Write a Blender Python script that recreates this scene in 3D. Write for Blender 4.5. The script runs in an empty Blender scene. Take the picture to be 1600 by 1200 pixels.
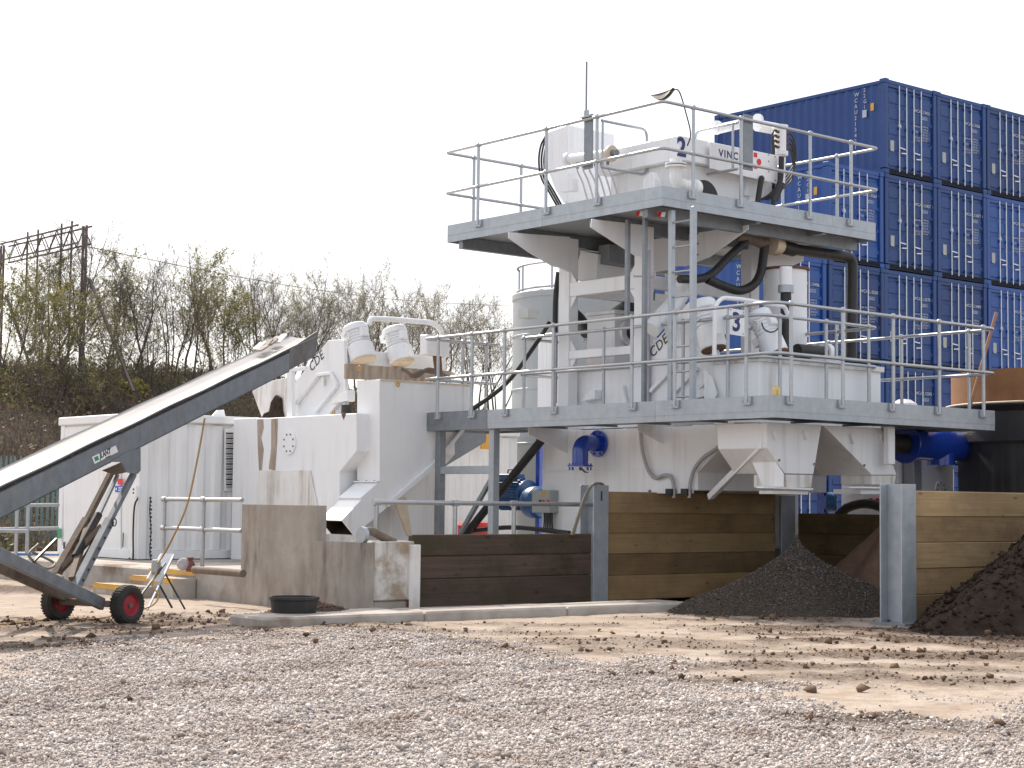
import bpy, bmesh, math, random
import numpy as np
from mathutils import Vector, Matrix, noise as mnoise

# ---------------------------------------------------------------- camera, sky, sun
scene = bpy.context.scene
COL = scene.collection
F_PX, PITCH, ROLL, YAW, CAM_H = 2715.22, .0678317, .0113934, .8728303, 1.15
_cp, _sp, _cr, _sr = math.cos(PITCH), math.sin(PITCH), math.cos(ROLL), math.sin(ROLL)
R_H = Vector((math.sin(YAW), -math.cos(YAW), 0)); W_H = Vector((math.cos(YAW), math.sin(YAW), 0))
_U = -_sp * W_H + _cp * Vector((0, 0, 1))
C_F = _cp * W_H + _sp * Vector((0, 0, 1))
C_R = _cr * R_H + _sr * _U
C_U = -_sr * R_H + _cr * _U
CAM = Vector((0, 0, CAM_H))
cam_data = bpy.data.cameras.new('camera'); cam = bpy.data.objects.new('camera', cam_data); COL.objects.link(cam)
cam.matrix_world = Matrix(((C_R.x, C_U.x, -C_F.x, CAM.x), (C_R.y, C_U.y, -C_F.y, CAM.y), (C_R.z, C_U.z, -C_F.z, CAM.z), (0, 0, 0, 1)))
cam_data.sensor_width = 36; cam_data.lens = F_PX / 1600 * 36; cam_data.clip_end = 3000; cam_data.clip_start = .1
scene.camera = cam
SUN_AZ, SUN_EL = math.radians(8.5), math.radians(44)      # from +Y towards +X
S_DIR = Vector((math.sin(SUN_AZ) * math.cos(SUN_EL), math.cos(SUN_AZ) * math.cos(SUN_EL), math.sin(SUN_EL)))
world = bpy.data.worlds.new('World'); scene.world = world; world.use_nodes = True
wn = world.node_tree.nodes; wl = world.node_tree.links
sky = wn.new('ShaderNodeTexSky'); sky.sky_type = 'NISHITA'; sky.sun_disc = False
sky.sun_elevation = SUN_EL; sky.sun_rotation = SUN_AZ
sky.air_density = 1.0; sky.dust_density = 4.0; sky.ozone_density = 1.0; sky.altitude = 0
hz = wn.new('ShaderNodeMixRGB'); hz.blend_type = 'MIX'; hz.inputs[0].default_value = .55
hz.inputs[2].default_value = (9.0, 9.2, 9.7, 1)            # thin even cloud veil over the whole sky
wl.new(sky.outputs[0], hz.inputs[1]); wl.new(hz.outputs[0], wn['Background'].inputs[0])
wn['Background'].inputs[1].default_value = .112
sun_d = bpy.data.lights.new('sun', 'SUN'); sun = bpy.data.objects.new('sun', sun_d); COL.objects.link(sun)
sun_d.energy = 3.4; sun_d.angle = math.radians(.6); sun_d.color = (1, .90, .78)
sun.rotation_euler = (-S_DIR).to_track_quat('-Z', 'Y').to_euler(); sun.location = (0, 0, 40)
vs = scene.view_settings
vs.view_transform = 'Standard'; vs.look = 'None'; vs.gamma = 1; vs.exposure = .64; vs.use_curve_mapping = False
scene.render.resolution_x = 1024; scene.render.resolution_y = 768
if scene.render.engine != 'CYCLES':
    scene.render.engine = 'CYCLES'

# ---------------------------------------------------------------- helpers
def at(px, py, X=None, Y=None, Z=None, D=None):
    """world point seen at photo pixel px,py on a known plane of the plant (all plant walls are square to X and Y)"""
    d = C_F + C_R * ((px - 800) / F_PX) - C_U * ((py - 600) / F_PX)
    if X is not None: t = (X - CAM.x) / d.x
    elif Y is not None: t = (Y - CAM.y) / d.y
    elif Z is not None: t = (Z - CAM.z) / d.z
    else: t = D
    return CAM + d * t

def V(*a): return Vector(a)

class G:
    """collects shapes; obj() links them as ONE mesh object"""
    def __init__(s): s.v, s.f, s.s = [], [], []
    def add(s, vs, fs, smooth=False):
        o = len(s.v); s.v += [tuple(p) for p in vs]; s.f += [tuple(i + o for i in f) for f in fs]; s.s += [smooth] * len(fs); return s
    def box(s, a, b):
        x0, y0, z0 = [min(a[i], b[i]) for i in range(3)]; x1, y1, z1 = [max(a[i], b[i]) for i in range(3)]
        return s.add([(x0,y0,z0),(x1,y0,z0),(x1,y1,z0),(x0,y1,z0),(x0,y0,z1),(x1,y0,z1),(x1,y1,z1),(x0,y1,z1)],
                     [(0,3,2,1),(4,5,6,7),(0,1,5,4),(1,2,6,5),(2,3,7,6),(3,0,4,7)])
    def prism(s, poly, vec):
        n = len(poly); vec = Vector(vec); P = [Vector(p) for p in poly]; Q = [p + vec for p in P]
        nn = Vector((0, 0, 0))
        for i in range(n): nn += P[i].cross(P[(i + 1) % n])
        fs = [tuple(range(n)), tuple(range(2 * n - 1, n - 1, -1))] + [(i, i + n, (i + 1) % n + n, (i + 1) % n) for i in range(n)]
        if nn.dot(vec) > 0: fs = [tuple(reversed(f)) for f in fs]
        return s.add(P + Q, fs)
    def loft(s, A, B):
        """solid between two polygons with the same number of corners"""
        n = len(A); A = [Vector(p) for p in A]; B = [Vector(p) for p in B]
        nn = Vector((0, 0, 0))
        for i in range(n): nn += (A[i] - A[0]).cross(A[(i + 1) % n] - A[0])
        fs = [tuple(range(n)), tuple(range(2 * n - 1, n - 1, -1))] + [(i, i + n, (i + 1) % n + n, (i + 1) % n) for i in range(n)]
        if nn.dot(B[0] - A[0]) > 0: fs = [tuple(reversed(f)) for f in fs]
        return s.add(A + B, fs)
    def bar(s, p0, p1, w, h, up=(0, 0, 1)):
        """rectangular bar from p0 to p1; w sideways, h along up"""
        p0 = Vector(p0); p1 = Vector(p1); t = (p1 - p0).normalized(); u = Vector(up)
        u = (u - t * u.dot(t)).normalized(); sd = t.cross(u)
        q = [sd * a * w / 2 + u * b * h / 2 for a, b in ((-1, -1), (1, -1), (1, 1), (-1, 1))]
        return s.add([p0 + k for k in q] + [p1 + k for k in q], [(0,3,2,1),(4,5,6,7),(0,1,5,4),(1,2,6,5),(2,3,7,6),(3,0,4,7)])
    def cyl(s, p0, p1, r0, r1=None, n=16, cap=True):
        r1 = r0 if r1 is None else r1
        p0 = Vector(p0); p1 = Vector(p1); t = (p1 - p0).normalized()
        a = t.orthogonal().normalized(); b = t.cross(a)
        ring = [a * math.cos(2 * math.pi * i / n) + b * math.sin(2 * math.pi * i / n) for i in range(n)]
        s.add([p0 + k * r0 for k in ring] + [p1 + k * r1 for k in ring], [(i, (i + 1) % n, (i + 1) % n + n, i + n) for i in range(n)], True)
        if cap:
            s.add([p0 + k * r0 for k in ring], [tuple(range(n - 1, -1, -1))]); s.add([p1 + k * r1 for k in ring], [tuple(range(n))])
        return s
    def lathe(s, prof, base, axis, n=20, smooth=True, cap=True):
        base = Vector(base); t = Vector(axis).normalized(); a = t.orthogonal().normalized(); b = t.cross(a)
        for (r0, h0), (r1, h1) in zip(prof[:-1], prof[1:]):
            A = [base + t * h0 + (a * math.cos(2 * math.pi * i / n) + b * math.sin(2 * math.pi * i / n)) * r0 for i in range(n)]
            B = [base + t * h1 + (a * math.cos(2 * math.pi * i / n) + b * math.sin(2 * math.pi * i / n)) * r1 for i in range(n)]
            s.add(A + B, [(i, (i + 1) % n, (i + 1) % n + n, i + n) for i in range(n)], smooth)
        for k, rev in (((0, True), (-1, False)) if cap else ()):
            r, h = prof[k]
            if r > 1e-5:
                A = [base + t * h + (a * math.cos(2 * math.pi * i / n) + b * math.sin(2 * math.pi * i / n)) * r for i in range(n)]
                s.add(A, [tuple(range(n - 1, -1, -1)) if rev else tuple(range(n))])
        return s
    def tube(s, pts, r, n=8, closed=False, r1=None):
        P = [Vector(p) for p in pts]; m = len(P)
        rings = []; a = None
        for i in range(m):
            if closed: t = P[(i + 1) % m] - P[i - 1]
            else: t = P[min(i + 1, m - 1)] - P[max(i - 1, 0)]
            t.normalize()
            a = t.orthogonal() if a is None else a - t * a.dot(t)
            a.normalize(); b = t.cross(a)
            rr = r if r1 is None else r + (r1 - r) * i / (m - 1)
            rings.append([P[i] + (a * math.cos(2 * math.pi * k / n) + b * math.sin(2 * math.pi * k / n)) * rr for k in range(n)])
        vs = [p for g in rings for p in g]; fs = []
        for i in range(m if closed else m - 1):
            j = (i + 1) % m
            fs += [(i * n + k, i * n + (k + 1) % n, j * n + (k + 1) % n, j * n + k) for k in range(n)]
        s.add(vs, fs, True)
        if not closed:
            s.add(rings[0], [tuple(range(n - 1, -1, -1))]); s.add(rings[-1], [tuple(range(n))])
        return s
    def ball(s, c, r, n=8, sq=1):
        c = Vector(c); prof = [(r * math.sin(math.pi * i / 6), -r * sq * math.cos(math.pi * i / 6)) for i in range(7)]
        return s.lathe(prof, c, (0, 0, 1), n)
    def mesh(s, name, bevel=0, center=None):
        c = center
        if c is None:
            a = np.array(s.v); c = Vector(((a.min(0) + a.max(0)) / 2).tolist())
        me = bpy.data.meshes.new(name)
        me.from_pydata([(p[0] - c.x, p[1] - c.y, p[2] - c.z) for p in s.v], [], s.f)
        me.polygons.foreach_set('use_smooth', s.s)
        if bevel:
            bm = bmesh.new(); bm.from_mesh(me); bmesh.ops.remove_doubles(bm, verts=bm.verts, dist=1e-5)
            es = [e for e in bm.edges if len(e.link_faces) == 2 and e.calc_face_angle(0) > .6 and not (e.link_faces[0].smooth and e.link_faces[1].smooth)]
            bmesh.ops.bevel(bm, geom=es, offset=bevel, segments=1, affect='EDGES', profile=.5, clamp_overlap=True)
            bm.to_mesh(me); bm.free()
        me.update()
        return me, c
    def obj(s, name, mat, parent=None, bevel=0):
        me, c = s.mesh(name, bevel)
        if mat is not None: me.materials.append(mat)
        o = bpy.data.objects.new(name, me); COL.objects.link(o)
        o['_c'] = c[:]
        if parent is not None:
            o.parent = parent; o.location = c - Vector(parent['_c'])
        else: o.location = c
        return o

def tag(o, label=None, cat=None, group=None, kind=None):
    if label: o['label'] = label
    if cat: o['category'] = cat
    if group: o['group'] = group
    if kind: o['kind'] = kind
    return o

def thing(name, label, cat, loc=(0, 0, 0), group=None):
    o = bpy.data.objects.new(name, None); COL.objects.link(o); o.empty_display_size = .2
    o.location = loc; o['_c'] = tuple(loc)
    return tag(o, label, cat, group)

def structure(o): o['kind'] = 'structure'; return o

def fillet(pts, r, n=5):
    P = [Vector(p) for p in pts]; out = [P[0]]
    for i in range(1, len(P) - 1):
        a = P[i - 1] - P[i]; b = P[i + 1] - P[i]
        d = min(r, a.length * .45, b.length * .45); p = P[i] + a.normalized() * d; q = P[i] + b.normalized() * d
        for k in range(n + 1):
            t = k / n; out.append(p * (1 - t) ** 2 + P[i] * 2 * t * (1 - t) + q * t * t)
    out.append(P[-1]); return out

def curve(pts, n=8):
    """Catmull-Rom through pts"""
    P = [Vector(p) for p in pts]; P = [P[0] * 2 - P[1]] + P + [P[-1] * 2 - P[-2]]; out = []
    for i in range(1, len(P) - 2):
        for k in range(n):
            t = k / n; a, b, c, d = P[i - 1], P[i], P[i + 1], P[i + 2]
            out.append(.5 * (2 * b + (c - a) * t + (2 * a - 5 * b + 4 * c - d) * t * t + (3 * b - a - 3 * c + d) * t ** 3))
    out.append(P[-2]); return out

def copy_tree(o, parent=None):
    c = o.copy(); COL.objects.link(c); c.parent = parent
    for ch in [x for x in bpy.data.objects if x.parent == o]: copy_tree(ch, c)
    return c
_kids = {}
def copy_fast(o, kids, parent=None):
    c = o.copy(); COL.objects.link(c); c.parent = parent
    for ch, sub in kids: copy_fast(ch, sub, c)
    return c
def kid_tree(o): return [(c, kid_tree(c)) for c in o.children]

def text_mesh(body, size, origin, right, up, mat, parent, name='lettering', align='LEFT', bold=0, space=1, line=1):
    """writing laid on a surface: origin = left end of the base line, letters face right x up"""
    cu = bpy.data.curves.new('txt', 'FONT'); cu.body = body; cu.size = size; cu.align_x = align
    cu.offset = bold; cu.space_character = space; cu.space_line = line; cu.extrude = .0008; cu.resolution_u = 3
    tmp = bpy.data.objects.new('txt', cu)
    me0 = tmp.to_mesh()
    n = len(me0.vertices); co = np.empty(n * 3); me0.vertices.foreach_get('co', co); co = co.reshape(-1, 3)
    fs = [tuple(p.vertices) for p in me0.polygons]
    tmp.to_mesh_clear(); bpy.data.objects.remove(tmp); bpy.data.curves.remove(cu)
    r = Vector(right).normalized(); u = Vector(up).normalized(); nn = r.cross(u); o = Vector(origin)
    g = G(); g.add([o + r * p[0] + u * p[1] + nn * (p[2] + .002) for p in co], fs)
    return g.obj(name, mat, parent)
# ---------------------------------------------------------------- materials
MATS = {}
def nodes(name):
    m = bpy.data.materials.new(name); m.use_nodes = True; MATS[name] = m
    nt = m.node_tree; return m, nt.nodes, nt.links, nt.nodes['Principled BSDF']

def surf(name, c1, c2=None, scale=3., rough=.6, metal=0., dirt=None, damt=0., streak=1., bump=0., bscale=60., detail=6., spec=.5, rvar=.1, contrast=(.35, .7), coat=0., stretch=(1, 1, 1), island=0., low=0., dlev=(.48, .72), zs=.07):
    """weathered procedural surface: two tone mottling, dirt in vertical streaks or patches, fine relief"""
    m, N, L, P = nodes(name)
    geo = N.new('ShaderNodeNewGeometry')
    mp = N.new('ShaderNodeMapping'); mp.inputs['Scale'].default_value = stretch; L.new(geo.outputs['Position'], mp.inputs[0])
    n1 = N.new('ShaderNodeTexNoise'); n1.inputs['Scale'].default_value = scale; n1.inputs['Detail'].default_value = detail; n1.inputs['Roughness'].default_value = .65
    L.new(mp.outputs[0], n1.inputs['Vector'])
    r1 = N.new('ShaderNodeMapRange'); r1.inputs[1].default_value, r1.inputs[2].default_value = contrast; L.new(n1.outputs['Fac'], r1.inputs[0])
    mix = N.new('ShaderNodeMixRGB'); mix.inputs[1].default_value = (*c1, 1); mix.inputs[2].default_value = (*(c2 or c1), 1); L.new(r1.outputs[0], mix.inputs[0])
    col = mix.outputs[0]
    if island:
        hsv = N.new('ShaderNodeHueSaturation'); mr = N.new('ShaderNodeMapRange'); mr.inputs[3].default_value = 1 - island; mr.inputs[4].default_value = 1 + island
        L.new(geo.outputs['Random Per Island'], mr.inputs[0]); L.new(mr.outputs[0], hsv.inputs['Value']); L.new(col, hsv.inputs['Color']); col = hsv.outputs[0]
    if dirt:
        m2 = N.new('ShaderNodeMapping'); m2.inputs['Scale'].default_value = (9, 9, 9 * zs) if streak else (2.2, 2.2, 2.2); L.new(geo.outputs['Position'], m2.inputs[0])
        n2 = N.new('ShaderNodeTexNoise'); n2.inputs['Scale'].default_value = 1.; n2.inputs['Detail'].default_value = 5; n2.inputs['Roughness'].default_value = .62; L.new(m2.outputs[0], n2.inputs['Vector'])
        r2 = N.new('ShaderNodeMapRange'); r2.inputs[1].default_value, r2.inputs[2].default_value = dlev; r2.inputs[4].default_value = damt; L.new(n2.outputs['Fac'], r2.inputs[0])
        n3 = N.new('ShaderNodeTexNoise'); n3.inputs['Scale'].default_value = 1.3; n3.inputs['Detail'].default_value = 3; L.new(geo.outputs['Position'], n3.inputs['Vector'])
        r3 = N.new('ShaderNodeMapRange'); r3.inputs[1].default_value, r3.inputs[2].default_value = .38, .66; L.new(n3.outputs['Fac'], r3.inputs[0])
        mu = N.new('ShaderNodeMath'); mu.operation = 'MULTIPLY'; L.new(r2.outputs[0], mu.inputs[0]); L.new(r3.outputs[0], mu.inputs[1])
        mx = N.new('ShaderNodeMixRGB'); mx.inputs[2].default_value = (*dirt, 1); L.new(mu.outputs[0], mx.inputs[0]); L.new(col, mx.inputs[1]); col = mx.outputs[0]
    L.new(col, P.inputs['Base Color'])
    P.inputs['Metallic'].default_value = metal; P.inputs['Specular IOR Level'].default_value = spec
    if coat: P.inputs['Coat Weight'].default_value = coat; P.inputs['Coat Roughness'].default_value = .15
    rr = N.new('ShaderNodeMapRange'); rr.inputs[3].default_value = max(.02, rough - rvar); rr.inputs[4].default_value = min(1, rough + rvar); L.new(n1.outputs['Fac'], rr.inputs[0]); L.new(rr.outputs[0], P.inputs['Roughness'])
    if bump:
        n4 = N.new('ShaderNodeTexNoise'); n4.inputs['Scale'].default_value = bscale; n4.inputs['Detail'].default_value = 4; L.new(mp.outputs[0], n4.inputs['Vector'])
        b = N.new('ShaderNodeBump'); b.inputs['Strength'].default_value = bump; b.inputs['Distance'].default_value = .01; L.new(n4.outputs['Fac'], b.inputs['Height']); L.new(b.outputs[0], P.inputs['Normal'])
    return m

WHITE = surf('white_paint', (.80, .81, .82), (.765, .77, .775), 1.8, .42, dirt=(.36, .28, .205), damt=.42, dlev=(.50, .74), bump=.06, bscale=14)
WHITE_D = surf('white_paint_muddy', (.78, .77, .75), (.68, .65, .60), 2.2, .5, dirt=(.24, .16, .10), damt=.95, dlev=(.46, .66), bump=.1, bscale=20)
WHITE_C = surf('cabin_white', (.80, .80, .80), (.76, .76, .75), 1.2, .45, dirt=(.40, .36, .30), damt=.35, bump=.03)
CREAM = surf('cream_cap', (.62, .50, .36), (.70, .60, .46), 8, .6, dirt=(.3, .2, .12), damt=.5)
GALV = surf('galvanised_steel', (.33, .365, .395), (.43, .465, .495), 9, .45, .45, dirt=(.25, .22, .20), damt=.3, contrast=(.3, .7), bump=.04, bscale=40)
GALV_B = surf('galvanised_tube', (.36, .375, .39), (.45, .465, .48), 20, .34, .75, contrast=(.3, .7))
GALV_D = surf('galvanised_dull', (.19, .21, .23), (.255, .28, .30), 10, .5, .4, dirt=(.16, .12, .1), damt=.5, bump=.08, bscale=30)
GRATE = surf('deck_grating', (.30, .32, .335), (.38, .40, .415), 20, .6, .4)
RUST = surf('rust', (.12, .055, .03), (.20, .095, .05), 9, .85, dirt=(.08, .035, .02), damt=.8, bump=.3, bscale=50)
RUST_RING = surf('rusty_steel_ring', (.22, .10, .042), (.29, .14, .06), 3, .8, dirt=(.12, .05, .025), damt=.85, bump=.15, bscale=30)
BLUE = surf('container_blue', (.008, .043, .175), (.013, .058, .21), 1.3, .5, dirt=(.05, .05, .07), damt=.4, bump=.05, bscale=8, rvar=.08)
BLUE2 = surf('container_blue_newer', (.009, .06, .25), (.012, .07, .29), 1.3, .45, dirt=(.05, .05, .08), damt=.3, bump=.05, bscale=8, rvar=.08)
BLUE3 = surf('container_blue_faded', (.010, .042, .16), (.014, .055, .19), .9, .55, dirt=(.06, .05, .06), damt=.6, bump=.08, bscale=5, rvar=.08)
BLUE_GAP_SHADE = surf('container_gap_shade', (.006, .012, .03), (.01, .02, .05), 4, .7)  # base frame and sill coloured dark to paint in shade between tiers
ROD = surf('zinc_rod', (.55, .58, .62), (.65, .68, .72), 10, .35, .6)
BLUEP = surf('blue_pipe_enamel', (.012, .05, .36), (.016, .062, .44), 4, .22, dirt=(.05, .05, .06), damt=.3, coat=.5, rvar=.08)
BLUEM = surf('motor_blue', (.02, .08, .22), (.03, .12, .30), 6, .4, dirt=(.06, .06, .06), damt=.6)
BLACKR = surf('black_rubber', (.014, .014, .015), (.028, .026, .025), 12, .55, dirt=(.12, .09, .07), damt=.35, bump=.1)
BLACKT = surf('black_tank_paint', (.014, .014, .016), (.03, .03, .032), 2, .5, dirt=(.08, .07, .07), damt=.6)
TYRE = surf('tyre_rubber', (.018, .018, .018), (.04, .036, .032), 10, .8, dirt=(.16, .11, .07), damt=.6, streak=0, bump=.2)
RIMRED = surf('red_wheel_paint', (.33, .02, .03), (.25, .02, .03), 9, .55, dirt=(.12, .08, .06), damt=.6, streak=0)
MUDSTEEL = surf('muddy_steel', (.13, .095, .07), (.20, .165, .135), 9, .8, .1, dirt=(.14, .08, .05), damt=.8, bump=.3, bscale=40)
BELT = surf('conveyor_belt', (.28, .262, .25), (.21, .195, .185), 3, .36, dirt=(.2, .15, .12), damt=.4, stretch=(.6, 6, .6), spec=.6)
CONC = surf('concrete', (.42, .38, .335), (.31, .265, .22), 2.3, .9, dirt=(.10, .075, .06), damt=.8, dlev=(.42, .68), bump=.35, bscale=45, contrast=(.3, .7), zs=.2)
CONC_L = surf('concrete_pale', (.46, .42, .375), (.37, .33, .285), 5, .9, dirt=(.17, .12, .085), damt=.95, dlev=(.40, .62), bump=.3, bscale=45, streak=0)
CONC_W = surf('concrete_splashed', (.62, .60, .56), (.34, .27, .2), 4, .9, dirt=(.20, .14, .09), damt=.9, bump=.3, bscale=45, contrast=(.42, .6))
def wood(name, c1, c2, dirt, damt, dl=(.44, .62)):
    """sawn timber: fine grain along the board, knots, damp patches, every board its own tint"""
    m, N, L, P = nodes(name)
    geo = N.new('ShaderNodeNewGeometry'); oi = N.new('ShaderNodeObjectInfo')
    off = N.new('ShaderNodeVectorMath'); off.operation = 'MULTIPLY_ADD'; L.new(oi.outputs['Random'], off.inputs[0]); off.inputs[1].default_value = (37, 17, 3); L.new(geo.outputs['Position'], off.inputs[2])
    def tex(sc, st, det=6, ro=.6, kind='ShaderNodeTexNoise'):
        mp = N.new('ShaderNodeMapping'); mp.inputs['Scale'].default_value = st; L.new(off.outputs[0], mp.inputs[0]); n = N.new(kind); n.inputs['Scale'].default_value = sc
        if kind == 'ShaderNodeTexNoise': n.inputs['Detail'].default_value = det; n.inputs['Roughness'].default_value = ro
        L.new(mp.outputs[0], n.inputs['Vector']); return n
    def mr(src, a, b, c=0., d=1.):
        r = N.new('ShaderNodeMapRange'); r.inputs[1].default_value = a; r.inputs[2].default_value = b; r.inputs[3].default_value = c; r.inputs[4].default_value = d; L.new(src, r.inputs[0]); return r.outputs[0]
    def mx(f, a, b):
        x = N.new('ShaderNodeMixRGB'); L.new(f, x.inputs[0])
        for i, q in ((1, a), (2, b)):
            if isinstance(q, tuple): x.inputs[i].default_value = (*q, 1)
            else: L.new(q, x.inputs[i])
        return x.outputs[0]
    grain = tex(3, (.5, .5, 16), 8, .7); wide = tex(1.6, (.6, .6, 2.2), 4); kn = tex(2.6, (1, 1, 2.4), kind='ShaderNodeTexVoronoi'); damp = tex(1.7, (1, 1, 1.2), 6, .65); spot = tex(14, (1, 1, 1), 4)
    col = mx(mr(grain.outputs['Fac'], .34, .66), c1, c2)
    col = mx(mr(wide.outputs['Fac'], .4, .7, 0, .5), col, tuple(x * .7 for x in c2))
    col = mx(mr(kn.outputs['Distance'], .03, .13, .75, 0), col, tuple(x * .35 for x in c2))
    dm = N.new('ShaderNodeMath'); dm.operation = 'MULTIPLY'; L.new(mr(damp.outputs['Fac'], dl[0], dl[1], 0, damt), dm.inputs[0]); L.new(mr(spot.outputs['Fac'], .25, .6, .4, 1), dm.inputs[1])
    col = mx(dm.outputs[0], col, dirt)
    hv = N.new('ShaderNodeHueSaturation'); L.new(mr(oi.outputs['Random'], 0, 1, .8, 1.18), hv.inputs['Value']); L.new(col, hv.inputs['Color']); L.new(hv.outputs[0], P.inputs['Base Color'])
    P.inputs['Roughness'].default_value = .8; P.inputs['Specular IOR Level'].default_value = .25
    b = N.new('ShaderNodeBump'); b.inputs['Strength'].default_value = .5; b.inputs['Distance'].default_value = .006; L.new(grain.outputs['Fac'], b.inputs['Height']); L.new(b.outputs[0], P.inputs['Normal'])
    return m
WOODS = [wood('timber_tan', (.355, .24, .12), (.26, .17, .08), (.14, .092, .055), .55), wood('timber_tan_pale', (.41, .29, .15), (.31, .21, .105), (.16, .11, .07), .5), wood('timber_tan_brown', (.30, .20, .105), (.22, .14, .07), (.125, .083, .052), .65)]
WOODD = [wood('timber_wet_mossy', (.095, .066, .05), (.06, .043, .032), (.04, .038, .018), .75, (.46, .62)), wood('timber_wet_brown', (.125, .085, .066), (.075, .052, .04), (.036, .034, .018), .8)]
WOODO = [wood('timber_olive', (.17, .12, .055), (.11, .078, .038), (.06, .05, .024), .8)]
POLE = surf('wood_pole', (.35, .19, .11), (.28, .15, .09), 5, .7, stretch=(8, 8, .5))
YELLOW = surf('yellow_paint', (.68, .36, .03), (.55, .30, .05), 6, .6, dirt=(.3, .24, .18), damt=.6, streak=0)
REDP = surf('red_paint', (.55, .02, .02), (.45, .02, .02), 5, .45)
GREENS = surf('green_sign', (.02, .28, .12), None, 5, .5)
SIGNW = surf('sign_white', (.82, .82, .82), (.78, .78, .79), 3, .4, dirt=(.4, .38, .34), damt=.3)
INK = surf('navy_ink', (.02, .025, .14), None, 5, .5)
INKB = surf('black_ink', (.02, .02, .02), None, 5, .5)
INKR = surf('red_ink', (.70, .02, .02), None, 5, .5)
INKU = surf('blue_ink', (.02, .10, .5), None, 5, .5)
INKW = surf('white_ink', (.46, .49, .55), (.36, .40, .47), 8, .5)
GREYBOX = surf('grey_enclosure', (.34, .36, .34), (.38, .40, .38), 5, .45)
GREYC = surf('grey_conduit', (.40, .39, .40), (.34, .32, .33), 20, .5)
LILAC = surf('pale_lilac_pipe', (.50, .46, .52), (.44, .40, .45), 8, .5)
HOSEW = surf('clear_hose', (.62, .58, .60), (.50, .46, .48), 20, .35)
SILO = surf('silo_grey', (.33, .35, .36), (.28, .30, .31), 1.2, .5, .15, dirt=(.3, .3, .3), damt=.5)
PLASTIC = surf('oil_yellow_plastic', (.62, .46, .14), (.70, .56, .25), 9, .4)
ORANGE = surf('orange_cable', (.36, .21, .06), None, 5, .5)
GASCYL = surf('red_brown_cylinder', (.16, .04, .03), (.22, .06, .04), 8, .5)
BLUEHOSE = surf('blue_hose', (.06, .16, .36), None, 5, .45)
CABLE = surf('khaki_cable', (.22, .19, .14), (.16, .14, .10), 20, .6)
FENCE = surf('fence_green_grey', (.13, .19, .19), (.17, .23, .23), 6, .6, .2)
GANTRY = surf('gantry_rusty_steel', (.13, .10, .09), (.19, .15, .14), 4, .8)
BARK = surf('bark', (.075, .06, .05), (.13, .11, .095), 6, .9, bump=.2)
TWIG = surf('twig_bark', (.11, .088, .072), (.165, .138, .115), 8, .9)
TWIG_HAZE = surf('twig_bark_hazed', (.20, .175, .155), (.27, .24, .215), 8, .9)  # haze and glare painted in: lightened copy of the twig colour
def leafmat(name, c1, c2):
    m, N, L, P = nodes(name)
    geo = N.new('ShaderNodeNewGeometry'); mx = N.new('ShaderNodeMixRGB'); mx.inputs[1].default_value = (*c1, 1); mx.inputs[2].default_value = (*c2, 1)
    L.new(geo.outputs['Random Per Island'], mx.inputs[0]); L.new(mx.outputs[0], P.inputs['Base Color']); P.inputs['Roughness'].default_value = .6
    tr = N.new('ShaderNodeBsdfTranslucent'); L.new(mx.outputs[0], tr.inputs[0]); ad = N.new('ShaderNodeMixShader'); ad.inputs[0].default_value = .4
    L.new(P.outputs[0], ad.inputs[1]); L.new(tr.outputs[0], ad.inputs[2]); L.new(ad.outputs[0], N['Material Output'].inputs[0]); return m
LEAF = leafmat('spring_leaf', (.22, .22, .065), (.32, .29, .11))
LEAF_HAZE = leafmat('bud_hazed', (.34, .33, .16), (.44, .41, .24))  # leaf colour paled to stand in for haze over far trees
LEAF_G = leafmat('bramble_leaf', (.075, .09, .03), (.17, .165, .055))
LEAF_B = leafmat('dead_leaf', (.13, .085, .055), (.20, .14, .095))
LEAF_Y = leafmat('yellow_green_leaf', (.22, .21, .04), (.30, .27, .06))
BANK = surf('bank_soil', (.075, .055, .04), (.11, .09, .055), 1.5, .95, dirt=(.06, .065, .025), damt=.8, streak=0, bump=.6, bscale=9, spec=.05)
STONE = surf('gravel_stone', (.57, .515, .475), (.43, .378, .34), 30, .85, island=.36, dirt=(.25, .18, .135), damt=.9, streak=0, dlev=(.42, .62), spec=.3)
WETSTONE = surf('wet_gravel', (.07, .058, .048), (.16, .135, .118), 30, .7, island=.75, spec=.2)
HEAPSOIL = surf('wet_gravel_base', (.050, .040, .030), (.080, .064, .050), 25, .9, bump=.8, bscale=60, spec=.1)
REDSAND = surf('reddish_sand', (.105, .066, .047), (.15, .095, .068), 12, .9, bump=.5, bscale=80, spec=.1)
MUD = surf('wet_soil', (.022, .015, .011), (.050, .034, .026), 9, .9, bump=.9, bscale=30, spec=.08, island=.35)
CLOD = surf('soil_clod', (.115, .072, .05), (.19, .13, .09), 14, .95, island=.5, spec=.1, bump=.5, bscale=50)
GALV_MUD_REFL = surf('galvanised_mud_reflections', (.20, .205, .205), (.15, .13, .11), 7, .65, .2, dirt=(.07, .05, .04), damt=.9, streak=0, bump=.15, bscale=30)  # mud on the conveyor head, painted reflections on the lamp shade
STAIN = surf('mud_stain', (.44, .37, .30), (.24, .175, .125), 5, .8, dirt=(.14, .095, .065), damt=.9, stretch=(3, 3, .5), bump=.2, bscale=30)
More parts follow.
